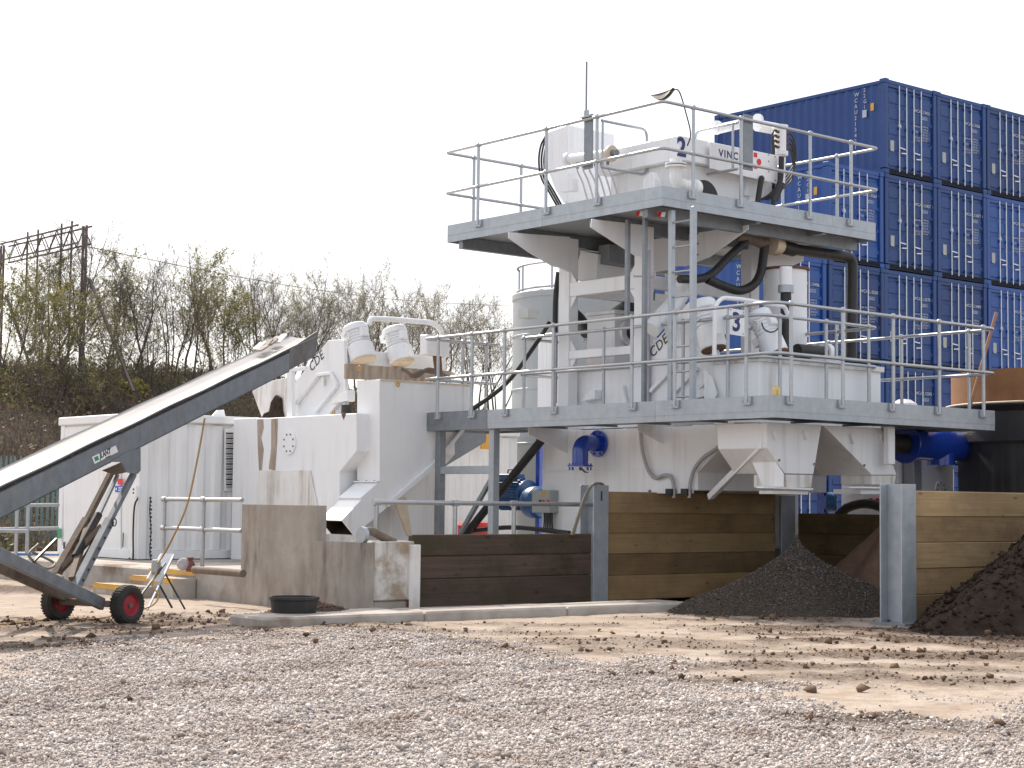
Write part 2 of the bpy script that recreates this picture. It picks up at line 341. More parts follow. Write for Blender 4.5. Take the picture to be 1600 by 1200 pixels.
# ---------------------------------------------------------------- ground
rng = np.random.default_rng(7)
RH = np.array(R_H); WH = np.array(W_H)
def to_px(P):
    v = P - np.array(CAM); w = v @ np.array(C_F)
    w = np.where(np.abs(w) < .3, .3, w)
    return 800 + F_PX * (v @ np.array(C_R)) / w, 600 - F_PX * (v @ np.array(C_U)) / w, w
def vnoise(x, y, seed=0):
    """smooth value noise in numpy"""
    xi = np.floor(x).astype(int); yi = np.floor(y).astype(int); xf = x - xi; yf = y - yi
    def h(a, b):
        n = (a * 374761393 + b * 668265263 + seed * 974634541) & 0x7fffffff
        n = ((n ^ (n >> 13)) * 1274126177) & 0x7fffffff
        return ((n ^ (n >> 16)) & 0xffff) / 65535.
    u = xf * xf * (3 - 2 * xf); v = yf * yf * (3 - 2 * yf)
    return (h(xi, yi) * (1 - u) + h(xi + 1, yi) * u) * (1 - v) + (h(xi, yi + 1) * (1 - u) + h(xi + 1, yi + 1) * u) * v
def fbm(x, y, o=4, seed=0):
    s = 0; a = .5; t = 0
    for i in range(o): s = s + a * vnoise(x * 2 ** i, y * 2 ** i, seed + i); t += a; a *= .55
    return s / t
def sstep(a, b, x): t = np.clip((x - a) / (b - a), 0, 1); return t * t * (3 - 2 * t)

# ground areas, laid out from points of the yard floor (z = 0)
def gpt(px, py): p = at(px, py, Z=0); return (p.dot(W_H), p.dot(R_H))
GB = sorted([(gpt(x, y)) for x, y in ((-300, 1075), (0, 1040), (200, 1008), (400, 988), (650, 986), (760, 1000), (1000, 1030), (1130, 1058), (1250, 1080), (1330, 1122), (1450, 1128), (1600, 1105), (2000, 1090))], key=lambda q: q[1])
GB = np.array(GB)
def gravel_mask(w, r):
    b = np.interp(r / np.maximum(w, .5), GB[:, 1] / GB[:, 0], GB[:, 0])
    return sstep(1.1, -.9, (w - b) / 1.2 + .3 + (fbm(w * 1.6, r * 1.6, 5, 3) - .5) * 3.6)
MUDS = [(gpt(x, y), a, b, k) for x, y, a, b, k in ((300, 972, 2.2, .8, 1.), (60, 1005, 1.3, .9, .9), (430, 962, 1.2, .5, 1.), (1520, 1000, 2.2, .9, 1.), (1350, 1000, 1.0, .35, .8), (1260, 1040, 1.3, .35, .75), (1500, 1045, 1.1, .4, .6), (1330, 1125, .9, .35, .9), (1520, 1140, 1.0, .25, .6), (1080, 1065, .9, .25, .75), (860, 975, 1.3, .3, .5), (30, 920, 2.4, 1.2, .9), (800, 1015, 1.5, .5, .6), (1230, 968, 2.0, .6, .7), (1480, 985, 2.6, .9, .9), (900, 1005, 2.2, .4, .6), (1300, 1025, 1.8, .4, .7), (520, 980, 1.2, .4, .7), (700, 985, 1.6, .35, .6), (1420, 1060, 2.2, .5, .7), (1000, 1000, 2.5, .35, .5), (1560, 1025, 1.5, .6, .9), (180, 985, 2.2, .6, .7), (1150, 1012, 1.5, .3, .55))]
def mud_mask(w, r):
    m = 0 * w
    n = fbm(w * 3.2, r * 3.2, 5, 11)
    for (cw, cr_), a, b, k in MUDS:
        d = np.sqrt(((r - cr_) / a) ** 2 + ((w - cw) / b) ** 2)
        m = np.maximum(m, k * sstep(1.3, .2, d + (n - .5) * 2.2))
    return m
RUTS = [[gpt(*p) for p in q] for q in (((380, 1135), (620, 1100), (800, 1085), (1000, 1062)), ((40, 1110), (250, 1075), (500, 1040), (700, 1020)), ((620, 1075), (800, 1050), (930, 1035)))]
def rut_mask(w, r):
    m = 0 * w
    for q in RUTS:
        for (w0, r0), (w1, r1) in zip(q[:-1], q[1:]):
            dx, dy = w1 - w0, r1 - r0; t = np.clip(((w - w0) * dx + (r - r0) * dy) / (dx * dx + dy * dy), 0, 1)
            d = np.hypot(w - w0 - t * dx, r - r0 - t * dy)
            m = np.maximum(m, np.exp(-(d / .16) ** 2))
    return m * sstep(.3, .6, fbm(w * 2, r * 2, 3, 5))
def ground_z(w, r):
    x = w * W_H.x + r * R_H.x; y = w * W_H.y + r * R_H.y
    near = sstep(40, 22, w)
    z = near * ((fbm(w * .7, r * .7, 4, 21) - .5) * .035 + (fbm(w * 9, r * 9, 3, 31) - .5) * .014)
    z = z + mud_mask(w, r) * (fbm(w * 6, r * 6, 4, 41) - .25) * .06 - rut_mask(w, r) * .035
    z = z - sstep(23, 30, x) * .40
    return z - .01
def axis(*segs):
    out = []
    for a, b, st in segs: out += list(np.arange(a, b, st))
    return np.array(out + [segs[-1][1]])
wa = axis((-60, 0, 6), (0, 5.5, .4), (5.5, 18.5, .06), (18.5, 30, .35), (30, 80, 3), (80, 400, 40), (400, 1600, 200))
ra = axis((-900, -120, 130), (-120, -16, 6), (-16, -7, .3), (-7, 7, .07), (7, 16, .3), (16, 120, 6), (120, 900, 130))
Wg, Rg = np.meshgrid(wa, ra, indexing='ij')
Zg = ground_z(Wg, Rg)
PTS = (Wg[..., None] * WH + Rg[..., None] * RH); PTS[..., 2] = Zg
def grid_mesh(name, P):
    n, m = P.shape[:2]; me = bpy.data.meshes.new(name)
    idx = np.arange(n * m).reshape(n, m)
    f = np.stack([idx[:-1, :-1], idx[:-1, 1:], idx[1:, 1:], idx[1:, :-1]], -1).reshape(-1, 4)
    me.vertices.add(n * m); me.vertices.foreach_set('co', P.reshape(-1))
    me.loops.add(f.size); me.loops.foreach_set('vertex_index', f.reshape(-1)[...].astype(np.int32))
    me.polygons.add(len(f)); me.polygons.foreach_set('loop_start', np.arange(0, f.size, 4, dtype=np.int32)); me.polygons.foreach_set('loop_total', np.full(len(f), 4, np.int32))
    me.polygons.foreach_set('use_smooth', np.ones(len(f), bool)); me.update(calc_edges=True); me.validate(); return me
gme = grid_mesh('ground', PTS[:, ::-1])
for nm, arr in (('gravel', gravel_mask(Wg, Rg)), ('mud', np.maximum(mud_mask(Wg, Rg), .45 * rut_mask(Wg, Rg)))):
    at_ = gme.attributes.new(nm, 'FLOAT', 'POINT'); at_.data.foreach_set('value', arr[:, ::-1].reshape(-1).astype(np.float32))
m, N, L, P = nodes('yard_floor')
geo = N.new('ShaderNodeNewGeometry')
def noise_node(sc, det=6, vec=None, ro=.6):
    n = N.new('ShaderNodeTexNoise'); n.inputs['Scale'].default_value = sc; n.inputs['Detail'].default_value = det; n.inputs['Roughness'].default_value = ro; L.new(vec or geo.outputs['Position'], n.inputs['Vector']); return n
def mrange(src, a, b, c=0., d=1.):
    r = N.new('ShaderNodeMapRange'); r.inputs[1].default_value = a; r.inputs[2].default_value = b; r.inputs[3].default_value = c; r.inputs[4].default_value = d; L.new(src, r.inputs[0]); return r.outputs[0]
def mixc(fac, a, b):
    x = N.new('ShaderNodeMixRGB')
    for i, q in ((1, a), (2, b)):
        if isinstance(q, tuple): x.inputs[i].default_value = (*q, 1)
        else: L.new(q, x.inputs[i])
    L.new(fac, x.inputs[0]); return x.outputs[0]
rot = N.new('ShaderNodeMapping'); rot.vector_type = 'POINT'; rot.inputs['Rotation'].default_value = (0, 0, math.radians(40)); rot.inputs['Scale'].default_value = (.5, 1.8, 1); L.new(geo.outputs['Position'], rot.inputs[0])
big = noise_node(1.1, 7, rot.outputs[0], .68); fine = noise_node(26, 5); mid = noise_node(6, 6)
tan = mixc(mrange(big.outputs['Fac'], .36, .66), (.43, .365, .305), (.325, .255, .195))
tan = mixc(mrange(mid.outputs['Fac'], .47, .68, 0, .6), tan, (.22, .16, .115))
tan = mixc(mrange(fine.outputs['Fac'], .60, .75, 0, .5), tan, (.20, .14, .10))
vor = N.new('ShaderNodeTexVoronoi'); vor.inputs['Scale'].default_value = 75; L.new(geo.outputs['Position'], vor.inputs['Vector'])
grav = mixc(mrange(vor.outputs['Distance'], .1, .7), (.47, .425, .40), (.26, .222, .20))
ag = N.new('ShaderNodeAttribute'); ag.attribute_name = 'gravel'; am = N.new('ShaderNodeAttribute'); am.attribute_name = 'mud'
c = mixc(ag.outputs['Fac'], tan, grav)
mudc = mixc(mrange(mid.outputs['Fac'], .35, .65), (.050, .032, .021), (.105, .070, .048))
mm = N.new('ShaderNodeMath'); mm.operation = 'MULTIPLY'; mm.use_clamp = True; L.new(am.outputs['Fac'], mm.inputs[0]); L.new(mrange(fine.outputs['Fac'], .3, .6, .45, 1.35), mm.inputs[1])
c = mixc(mm.outputs[0], c, mudc)
speck = noise_node(55, 3, None, .5)
c = mixc(mrange(speck.outputs['Fac'], .60, .68, 0, .55), c, (.12, .08, .055))
L.new(c, P.inputs['Base Color']); P.inputs['Roughness'].default_value = .95; P.inputs['Specular IOR Level'].default_value = .25
bp = N.new('ShaderNodeBump'); bp.inputs['Strength'].default_value = .6; bp.inputs['Distance'].default_value = .02; L.new(fine.outputs['Fac'], bp.inputs['Height']); L.new(bp.outputs[0], P.inputs['Normal'])
gme.materials.append(m); ground = bpy.data.objects.new('ground', gme); COL.objects.link(ground); structure(ground)

# ---------------------------------------------------------------- loose stones (nobody could count them)
# crushed chips: a flat-topped wedge of 6 corners and 8 facets
CUBE_V = np.array([(-1,-.8,-.6),(1,-.7,-.6),(0,1,-.6),(-.8,-.5,.6),(.75,-.55,.6),(.05,.7,.6)], float) * .8
CUBE_F = np.array([(0,2,1),(3,4,5),(0,1,4),(0,4,3),(1,2,5),(1,5,4),(2,0,3),(2,3,5)])
NV = 6
TEMPL = [CUBE_V * rng.uniform(.75, 1.25, (NV, 3)) + rng.uniform(-.3, .3, (NV, 3)) for _ in range(14)]
def rubble(name, pos, size, mat, flat=(.45, .9), parent=None):
    n = len(pos); pick = rng.integers(0, len(TEMPL), n); T = np.array(TEMPL)[pick]
    sc = np.stack([rng.uniform(.8, 1.35, n), rng.uniform(.7, 1.05, n), rng.uniform(*flat, n)], -1) * size[:, None]
    T = T * sc[:, None, :]
    q = rng.normal(size=(n, 4)) * np.array([1.6, .35, .35, 1.]); q /= np.linalg.norm(q, axis=1)[:, None]
    a, b, c, d = q.T
    Rm = np.stack([np.stack([1-2*(c*c+d*d), 2*(b*c-a*d), 2*(b*d+a*c)], -1), np.stack([2*(b*c+a*d), 1-2*(b*b+d*d), 2*(c*d-a*b)], -1), np.stack([2*(b*d-a*c), 2*(c*d+a*b), 1-2*(b*b+c*c)], -1)], 1)
    V_ = np.einsum('nij,nkj->nki', Rm, T) + pos[:, None, :]
    Fc = (CUBE_F[None] + (np.arange(n) * NV)[:, None, None]).reshape(-1)
    me = bpy.data.meshes.new(name); me.vertices.add(n * NV); 
    ctr = Vector(parent['_c']) if parent is not None else Vector((0, 0, 0))
    me.vertices.foreach_set('co', (V_ - np.array(ctr)).reshape(-1)); me.loops.add(len(Fc)); me.loops.foreach_set('vertex_index', Fc.astype(np.int32))
    me.polygons.add(len(Fc) // 3); me.polygons.foreach_set('loop_start', np.arange(0, len(Fc), 3, dtype=np.int32)); me.polygons.foreach_set('loop_total', np.full(len(Fc) // 3, 3, np.int32))
    me.update(calc_edges=True); me.materials.append(mat); o = bpy.data.objects.new(name, me); COL.objects.link(o); o['_c'] = tuple(ctr)
    if parent is not None: o.parent = parent
    o['kind'] = 'stuff'; return o
def scatter(n, w0, w1, half):
    w = np.sqrt(rng.uniform(w0 * w0, w1 * w1, n)); r = rng.uniform(-1, 1, n) * (half(w)); return w, r
w, r = scatter(310000, 5.8, 16.2, lambda w: .315 * w + .9)
keep = rng.uniform(size=len(w)) < np.clip(gravel_mask(w, r) * (1 - .75 * mud_mask(w, r)) * (1 - .45 * rut_mask(w, r)), 0, 1); w, r = w[keep], r[keep]
size = np.exp(rng.normal(math.log(.0080), .42, len(w))); size = np.clip(size, .004, .026)
pz = ground_z(w, r) + size * rng.uniform(.0, .75, len(w))
o = rubble('gravel', w[:, None] * WH + r[:, None] * RH + pz[:, None] * np.array([0, 0, 1.]), size, STONE); tag(o, 'pale grey crushed stone gravel covering the near yard', 'gravel')
# clods of soil dropped on the yard
w, r = scatter(60000, 6.5, 19, lambda w: .33 * w + .6)
keep = rng.uniform(size=len(w)) < np.clip(mud_mask(w, r) ** 1.5 * .5 + .006, 0, 1); w, r = w[keep], r[keep]
size = np.clip(np.exp(rng.normal(math.log(.008), .6, len(w))), .003, .045)
pz = ground_z(w, r) + size * rng.uniform(.1, .6, len(w))
o = rubble('soil_clods', w[:, None] * WH + r[:, None] * RH + pz[:, None] * np.array([0, 0, 1.]), size, CLOD, (.6, 1.)); tag(o, 'brown clods of soil strewn over the yard floor', 'soil')
big = []
for x, y, s_ in ((1297, 1001, .055), (1352, 1026, .05), (1388, 994, .05), (1268, 1076, .045), (1345, 1075, .045), (1560, 1128, .045), (45, 968, .04), (130, 970, .035)):
    p = at(x, y, Z=.02); big.append((p.x, p.y, .015, s_))
big = np.array(big); o = rubble('soil_lumps', big[:, :3], big[:, 3], CLOD, (.7, 1.)); tag(o, 'larger brown soil lumps lying about the tan yard floor', 'soil')

# ---------------------------------------------------------------- railway embankment, undergrowth
RIDGE = [at(-420, 575, D=45), at(-150, 585, D=48), at(0, 588, D=52), at(250, 592, D=58), at(420, 612, D=66), at(620, 632, D=76), at(820, 645, D=86), at(1050, 660, D=98), at(1300, 672, D=112)]
RC = curve(RIDGE, 12)
prof = [(-17, -.45), (-14, -.1), (-11, .7), (-8, 1.9), (-5, 3.1), (-2.5, 4.0), (-.8, 4.45), (0, 4.6), (4, 4.7), (9, 4.6), (14, 2.5), (18, -.4)]
def bank_point(i, k, jit=True):
    p = RC[i]; t = (RC[min(i + 1, len(RC) - 1)] - RC[max(i - 1, 0)]).normalized(); n = Vector((-t.y, t.x, 0))
    if n.dot(W_H) < 0: n = -n
    d, h = prof[k]; q = p + n * d; s_ = p.z / 4.6
    q.z = h * s_ + (float(fbm(np.array(q.x * .5), np.array(q.y * .5), 3, 61)) - .5) * .8 * (1 if 0 < k < 11 else 0)
    return q
BP = np.array([[tuple(bank_point(i, k)) for k in range(len(prof))] for i in range(len(RC))])
bme = grid_mesh('embankment', BP); bme.materials.append(BANK); bank = bpy.data.objects.new('embankment', bme); COL.objects.link(bank); structure(bank)
def bank_at(i, d):
    """point on the bank near ridge sample i, d metres in front (negative) of the ridge"""
    ds = [q[0] for q in prof]; k = max(j for j in range(len(ds) - 1) if ds[j] <= d); t = (d - ds[k]) / (ds[k + 1] - ds[k])
    return Vector(BP[i][k]) * (1 - t) + Vector(BP[i][k + 1]) * t
R2 = random.Random(5)
def quads(g, c, s, rnd, el=1.4):
    n = Vector((rnd.gauss(0, 1), rnd.gauss(0, 1), rnd.gauss(0, 1))).normalized(); a = n.orthogonal().normalized(); b = n.cross(a)
    ang = rnd.uniform(0, 6.28); u = (a * math.cos(ang) + b * math.sin(ang)) * s * el; v = (b * math.cos(ang) - a * math.sin(ang)) * s
    g.add([c - u, c - v * .7, c + u, c + v * .7], [(0, 1, 2, 3)])
def leaf_cloud(name, P_, size, mat, label, stalk=0):
    """thousands of loose leaves (or thin upright stalks) as one mesh"""
    n = len(P_); nn = rng.normal(size=(n, 3)); nn /= np.linalg.norm(nn, axis=1)[:, None]
    h = rng.normal(size=(n, 3)); u = np.cross(nn, h); u /= np.linalg.norm(u, axis=1)[:, None]; v = np.cross(nn, u)
    u *= (size * 1.35)[:, None]; v *= (size * .7)[:, None]
    if stalk:
        u = np.stack([rng.normal(0, .25, n), rng.normal(0, .25, n), rng.uniform(.5, 1.1, n)], -1) * size[:, None]; v = np.stack([rng.normal(0, 1, n), rng.normal(0, 1, n), 0 * size], -1); v = v / np.linalg.norm(v, axis=1)[:, None] * .011
    Q = np.stack([P_ - u * (0 if stalk else 1), P_ - v, P_ + u, P_ + v], 1).reshape(-1, 3)
    me = bpy.data.meshes.new(name); me.vertices.add(n * 4); me.vertices.foreach_set('co', Q.reshape(-1)); me.loops.add(n * 4); me.loops.foreach_set('vertex_index', np.arange(n * 4, dtype=np.int32))
    me.polygons.add(n); me.polygons.foreach_set('loop_start', np.arange(0, n * 4, 4, dtype=np.int32)); me.polygons.foreach_set('loop_total', np.full(n, 4, np.int32)); me.update(calc_edges=True)
    me.materials.append(mat); o = bpy.data.objects.new(name, me); COL.objects.link(o); tag(o, label, 'undergrowth', kind='stuff'); return o
def bank_scatter(n, d0, d1, seed, thr, soft=.12, i0=0, i1=None):
    I = rng.uniform(i0, (i1 or len(RC)) - 1.001, n); d = rng.uniform(d0, d1, n); ds = np.array([q[0] for q in prof]); k = np.clip(np.searchsorted(ds, d) - 1, 0, len(ds) - 2); t = (d - ds[k]) / (ds[k + 1] - ds[k]); i = I.astype(int); f = (I - i)[:, None]; t = t[:, None]
    p = (BP[i, k] * (1 - f) + BP[i + 1, k] * f) * (1 - t) + (BP[i, k + 1] * (1 - f) + BP[i + 1, k + 1] * f) * t
    m_ = fbm(p[:, 0] * .55, p[:, 1] * .55, 4, seed); return p[rng.uniform(size=n) < np.clip((m_ - thr) / soft, 0, 1)]
I1 = 66
p = bank_scatter(90000, -15, 1.5, 71, .42, i1=I1); p[:, 2] += np.abs(rng.normal(0, .25, len(p))); leaf_cloud('bramble_undergrowth', p, rng.uniform(.02, .06, len(p)), LEAF_G, 'dark green bramble scrub covering the railway bank')
p = bank_scatter(60000, -15, 2.0, 73, .36, i1=I1); p[:, 2] += np.abs(rng.normal(0, .3, len(p))); leaf_cloud('dead_undergrowth', p, rng.uniform(.02, .06, len(p)), LEAF_B, 'dead brown leaves and bracken on the railway bank')
p = bank_scatter(60000, -15, 3.0, 75, .33, i1=I1); p[:, 2] += rng.uniform(0, .2, len(p)); leaf_cloud('dead_stalks', p, rng.uniform(.25, .85, len(p)), TWIG, 'thicket of thin dead stalks on the railway bank', 1)

# ---------------------------------------------------------------- trees
def make_tree(seed, H, stems, spread, leaf_n, leaf_mat, twig_mat, leaf_size=.035, nb=13, dens=1.):
    rd = random.Random(seed); tr = G(); cr = G(); lf = G()
    def limb(p, d, L, r, lev, g_, seg, wob, up):
        pts = [p]; q = p.copy(); dd = d.copy()
        for i in range(seg):
            dd = (dd + Vector((rd.gauss(0, wob), rd.gauss(0, wob), rd.gauss(0, wob) + up))).normalized(); q = q + dd * (L / seg); pts.append(q)
        g_.tube(pts, r, 3 if lev > 1 else (5 if lev else 6), r1=r * (.25 if lev else .1)); return pts
    def along(pts, t):
        x = t * (len(pts) - 1); i = min(int(x), len(pts) - 2); f_ = x - i; return pts[i] * (1 - f_) + pts[i + 1] * f_, (pts[i + 1] - pts[i]).normalized()
    for s in range(stems):
        a0 = rd.uniform(0, 6.28); lean = rd.uniform(.05, .28) if stems > 1 else rd.uniform(0, .08)
        base = Vector((rd.gauss(0, .12), rd.gauss(0, .12), -.25)) if stems > 1 else Vector((0, 0, -.25))
        h = H * rd.uniform(.8, 1.05); r0 = .011 * h * (1 if stems == 1 else .75)
        tp = limb(base, Vector((math.cos(a0) * lean, math.sin(a0) * lean, 1)).normalized(), h, r0, 0, tr, 9, .07, .05)
        n1 = int(nb * dens * (1 if stems == 1 else .7))
        for i in range(n1):
            t = .22 + .76 * (i + rd.random()) / n1; p, d = along(tp, t); az = i * 2.4 + rd.gauss(0, .5)
            out = Vector((math.cos(az), math.sin(az), 0)); d1 = (d * rd.uniform(.55, 1.) + out * spread * rd.uniform(.6, 1.1)).normalized(); L1 = h * (.40 * (1 - t) + .17) * rd.uniform(.8, 1.25)
            b1 = limb(p, d1, L1, r0 * (1 - t * .75) * .42, 1, cr, 5, .12, .09)
            n2 = rd.randint(6, 10)
            for j in range(n2):
                t2 = .2 + .8 * (j + rd.random()) / n2; p2, d2 = along(b1, t2); o2 = Vector((rd.gauss(0, 1), rd.gauss(0, 1), rd.gauss(.2, .6))).normalized()
                L2 = L1 * rd.uniform(.3, .6) * (1.15 - .5 * t2); b2 = limb(p2, (d2 * .8 + o2 * .75).normalized(), L2, .0075, 2, cr, 3, .16, .08)
                for k in range(rd.randint(5, 8)):
                    t3 = rd.uniform(.15, 1); p3, d3 = along(b2, t3); o3 = Vector((rd.gauss(0, 1), rd.gauss(0, 1), rd.gauss(.15, .7))).normalized()
                    L3 = L2 * rd.uniform(.35, .7); b3 = limb(p3, (d3 * .8 + o3 * .8).normalized(), L3, .0042, 3, cr, 2, .18, .06)
                    for _ in range(leaf_n):
                        p4, _d = along(b3, rd.uniform(.1, 1)); quads(lf, p4 + Vector((rd.gauss(0, .03), rd.gauss(0, .03), rd.gauss(0, .03))), rd.uniform(.5, 1.2) * leaf_size, rd, 1.3)
    z0 = Vector((0, 0, 0)); out = []
    for nm, g_, mt in (('trunk', tr, BARK), ('crown', cr, twig_mat), ('leaves', lf, leaf_mat)):
        if not g_.v: continue
        me, _c = g_.mesh(nm, center=z0); me.materials.append(mt); out.append((nm, me))
    return out
TV = {'bare': make_tree(1, 6.2, 1, .75, 0, LEAF, TWIG), 'bare_many': make_tree(2, 5.6, 3, .7, 0, LEAF, TWIG, nb=12), 'budding': make_tree(3, 6.0, 1, .6, 3, LEAF, TWIG, .034), 'willow': make_tree(4, 5.6, 3, .65, 3, LEAF, TWIG, .038, nb=13),
      'sapling': make_tree(5, 4.6, 2, .5, 2, LEAF, TWIG, .03, nb=10), 'pale': make_tree(6, 6.4, 2, .7, 1, LEAF_HAZE, TWIG_HAZE, .03), 'pale_bare': make_tree(8, 5.8, 3, .75, 0, LEAF, TWIG_HAZE, nb=13), 'bush': make_tree(9, 2.6, 5, .9, 4, LEAF_Y, TWIG, .045, nb=9), 'thin': make_tree(10, 5.4, 1, .45, 2, LEAF, TWIG, .03, nb=15), 'hazy': make_tree(12, 6.0, 2, .70, 2, LEAF_HAZE, TWIG_HAZE, .034, nb=14)}
KIND_TXT = {'bare': 'bare single-stemmed tree', 'bare_many': 'bare many-stemmed tree', 'budding': 'budding green-tinged tree', 'willow': 'bushy leafy many-stemmed tree', 'sapling': 'slim twin-stemmed sapling', 'pale': 'haze-pale twiggy tree', 'pale_bare': 'haze-pale leafless many-stemmed tree', 'bush': 'low yellow-green bush', 'thin': 'thin upright budding tree', 'hazy': 'haze-pale yellow-green many-stemmed tree'}
def nearest_ridge(px):
    best = None
    for i, p in enumerate(RC):
        x, y, w = to_px(np.array(p)[None]); d = abs(x[0] - px)
        if best is None or d < best[0]: best = (d, i)
    return best[1]
# photo column, metres in front of the ridge, kind, height factor, where it stands
TREES = [
 (8, -3.0, 'willow', 1.05, 'at the left edge of the bank, beside the gantry leg'), (30, 1.5, 'budding', 1.0, 'under the left end of the rail gantry'), (52, -5.5, 'thin', 1.1, 'low on the bank above the palisade fence end'),
 (72, .5, 'bare_many', 1.25, 'centred under the rail gantry beam'), (92, -2.0, 'bare', 1.1, 'just left of the gantry right leg'), (112, -4.5, 'willow', 1.15, 'in front of the gantry right leg'), (128, 1.0, 'budding', 1.05, 'behind the gantry right leg'),
 (150, -6.5, 'thin', .95, 'low on the bank above the white cabin left end'), (166, .0, 'bare', .9, 'between the gantry and its slanting stay foot'), (190, 1.5, 'willow', .95, 'on the ridge, first right of the gantry stay'), (203, -3.5, 'bare', 1.15, 'above the cabin, leaning over the dark bank'),
 (222, .8, 'budding', 1.1, 'on the ridge above the cabin roof'), (240, -4.8, 'bare_many', 1.0, 'mid-bank over the cabin roof'), (258, 1.5, 'bare_many', 1.05, 'on the ridge above mid conveyor'), (270, -1.5, 'thin', 1.1, 'at the bank lip over mid conveyor'),
 (288, .5, 'budding', 1.12, 'tallest leafy one above the conveyor'), (303, -3.2, 'bare', 1.0, 'mid-bank behind the conveyor belt'), (318, 2.0, 'willow', .9, 'behind the ridge above the conveyor'), (335, -.6, 'bare', 1.1, 'at the ridge above the conveyor, forked'),
 (352, 1.8, 'budding', 1.0, 'on the ridge left of the conveyor head'), (366, -2.2, 'willow', 1.05, 'bank lip, left of the conveyor head'), (384, .6, 'bare_many', 1.08, 'over the conveyor upper run'), (402, 2.4, 'pale', .95, 'behind the conveyor upper run'), (416, -1.0, 'bare', 1.1, 'rising just left of the conveyor head drum'),
 (440, 1.4, 'pale_bare', 1.15, 'right behind the conveyor head'), (462, -.5, 'pale', 1.15, 'above the conveyor head drum'), (485, 1.5, 'pale_bare', 1.2, 'left of the white lettered screen plate'), (508, -1.0, 'pale', 1.2, 'over the lettered screen plate'), (530, 2.0, 'pale_bare', 1.15, 'left of the first vibrator motor'),
 (556, .0, 'pale', 1.2, 'behind the first vibrator motor'), (580, 2.2, 'pale_bare', 1.25, 'between the two vibrator motors'), (604, -.8, 'pale', 1.15, 'behind the second vibrator motor'), (630, 1.5, 'pale_bare', 1.15, 'right of the second vibrator motor'), (656, .0, 'pale', 1.1, 'left of the white junction box'),
 (682, 1.6, 'pale_bare', 1.15, 'behind the white junction box'), (705, -1.2, 'pale', 1.15, 'behind the walkway end rails'), (728, 1.8, 'bare_many', 1.15, 'seen through the walkway rails'), (750, -.4, 'pale', 1.2, 'left of the grey silo'), (775, 1.2, 'pale_bare', 1.15, 'closest to the grey silo wall'),
 (20, -9.5, 'bush', .8, 'at the left foot of the bank'), (60, -11, 'bush', .9, 'behind the palisade fence'), (200, -6.0, 'bush', 1.05, 'on the bank over the cabin roof'), (215, -4.0, 'sapling', .9, 'among bushes over the cabin roof'), (405, -9, 'bush', 1.1, 'showing under the conveyor head'), (735, -9, 'bush', 1.3, 'below the walkway rails'), (760, -10, 'bush', 1.2, 'beside the foot of the silo'),
 (130, -8, 'sapling', .9, 'low on the bank left of the cabin'), (95, -7.5, 'sapling', 1.0, 'low on the bank over the fence end'), (35, -7.0, 'sapling', 1.05, 'low on the bank near the left edge'), (165, -3.0, 'sapling', 1.1, 'mid-bank below the gantry stay foot'), (320, -5.5, 'sapling', .9, 'mid-bank behind the belt middle'),
 (60, 3.5, 'hazy', 1.0, 'farthest under the gantry beam'), (180, 3.5, 'hazy', 1.0, 'farthest beyond the gantry stay'), (425, 3.5, 'hazy', 1.05, 'farthest left of the conveyor head'), (473, 3.5, 'hazy', 1.05, 'farthest above the conveyor head'), (568, 3.5, 'hazy', 1.05, 'farthest behind the first motor'), (668, 3.5, 'hazy', 1.05, 'farthest behind the junction box'), (764, 3.5, 'hazy', 1.05, 'farthest beside the silo'),
 (-40, 0, 'bare_many', 1.1, 'beyond the left frame edge, inner one'), (-90, -2, 'willow', 1.0, 'beyond the left frame edge, outer one'), (810, 1, 'pale', 1.1, 'hidden mostly by the silo, left one'), (850, 0, 'pale_bare', 1.1, 'hidden mostly by the silo, right one')]
for i, (px, d, kind, hf, where) in enumerate(TREES):
    p = bank_at(nearest_ridge(px), d); t = RC[nearest_ridge(px)]
    if px < -30 or px > 800: continue
    q = at(px, 600, D=1); dirh = (q - CAM); dirh.z = 0
    # slide along the bank so that the stem stands on the sight line of its photo column
    k = (p - CAM).dot(dirh) / dirh.dot(dirh); p2 = CAM + dirh * k; p = Vector((p2.x, p2.y, p.z))
    big_f = max(1., (p - CAM).length / 58) ** .55
    tr_ = thing('tree', KIND_TXT[kind] + ' ' + where, 'tree', p, 'trees along the railway bank')
    tr_.scale = (hf * big_f * .78, hf * big_f * .78, hf * big_f * .70); tr_.rotation_euler = (0, 0, R2.uniform(0, 6.28))
    for nm, me in TV[kind]:
        o = bpy.data.objects.new(nm, me); COL.objects.link(o); o.parent = tr_
        if kind == 'bush' and nm == 'trunk': pass

# ---------------------------------------------------------------- railway gantry with its wires
gl = at(4, 384, D=58); gr = at(133, 352, D=53.5); gr.z = gl.z
t = thing('rail_gantry', 'rusty lattice portal gantry carrying overhead line gear over the railway', 'gantry', (gl.x, gl.y, 4.0))
ax = Vector((gr.x - gl.x, gr.y - gl.y, 0)).normalized(); pp = Vector((-ax.y, ax.x, 0)); W2 = .11
for c0 in (gl, gr):
    g = G()
    for s_ in (-1, 1):
        b0 = Vector((c0.x, c0.y, 3.2)) + ax * s_ * W2; g.bar(b0, Vector((b0.x, b0.y, c0.z)), .06, .06, ax)
    for k in range(9):
        z0 = 3.4 + (c0.z - 3.6) * k / 9; z1 = 3.4 + (c0.z - 3.6) * (k + 1) / 9; s_ = 1 if k % 2 else -1
        g.bar(Vector((c0.x, c0.y, z0)) + ax * s_ * W2, Vector((c0.x, c0.y, z1)) - ax * s_ * W2, .05, .05)
    g.obj('leg', GANTRY, t)
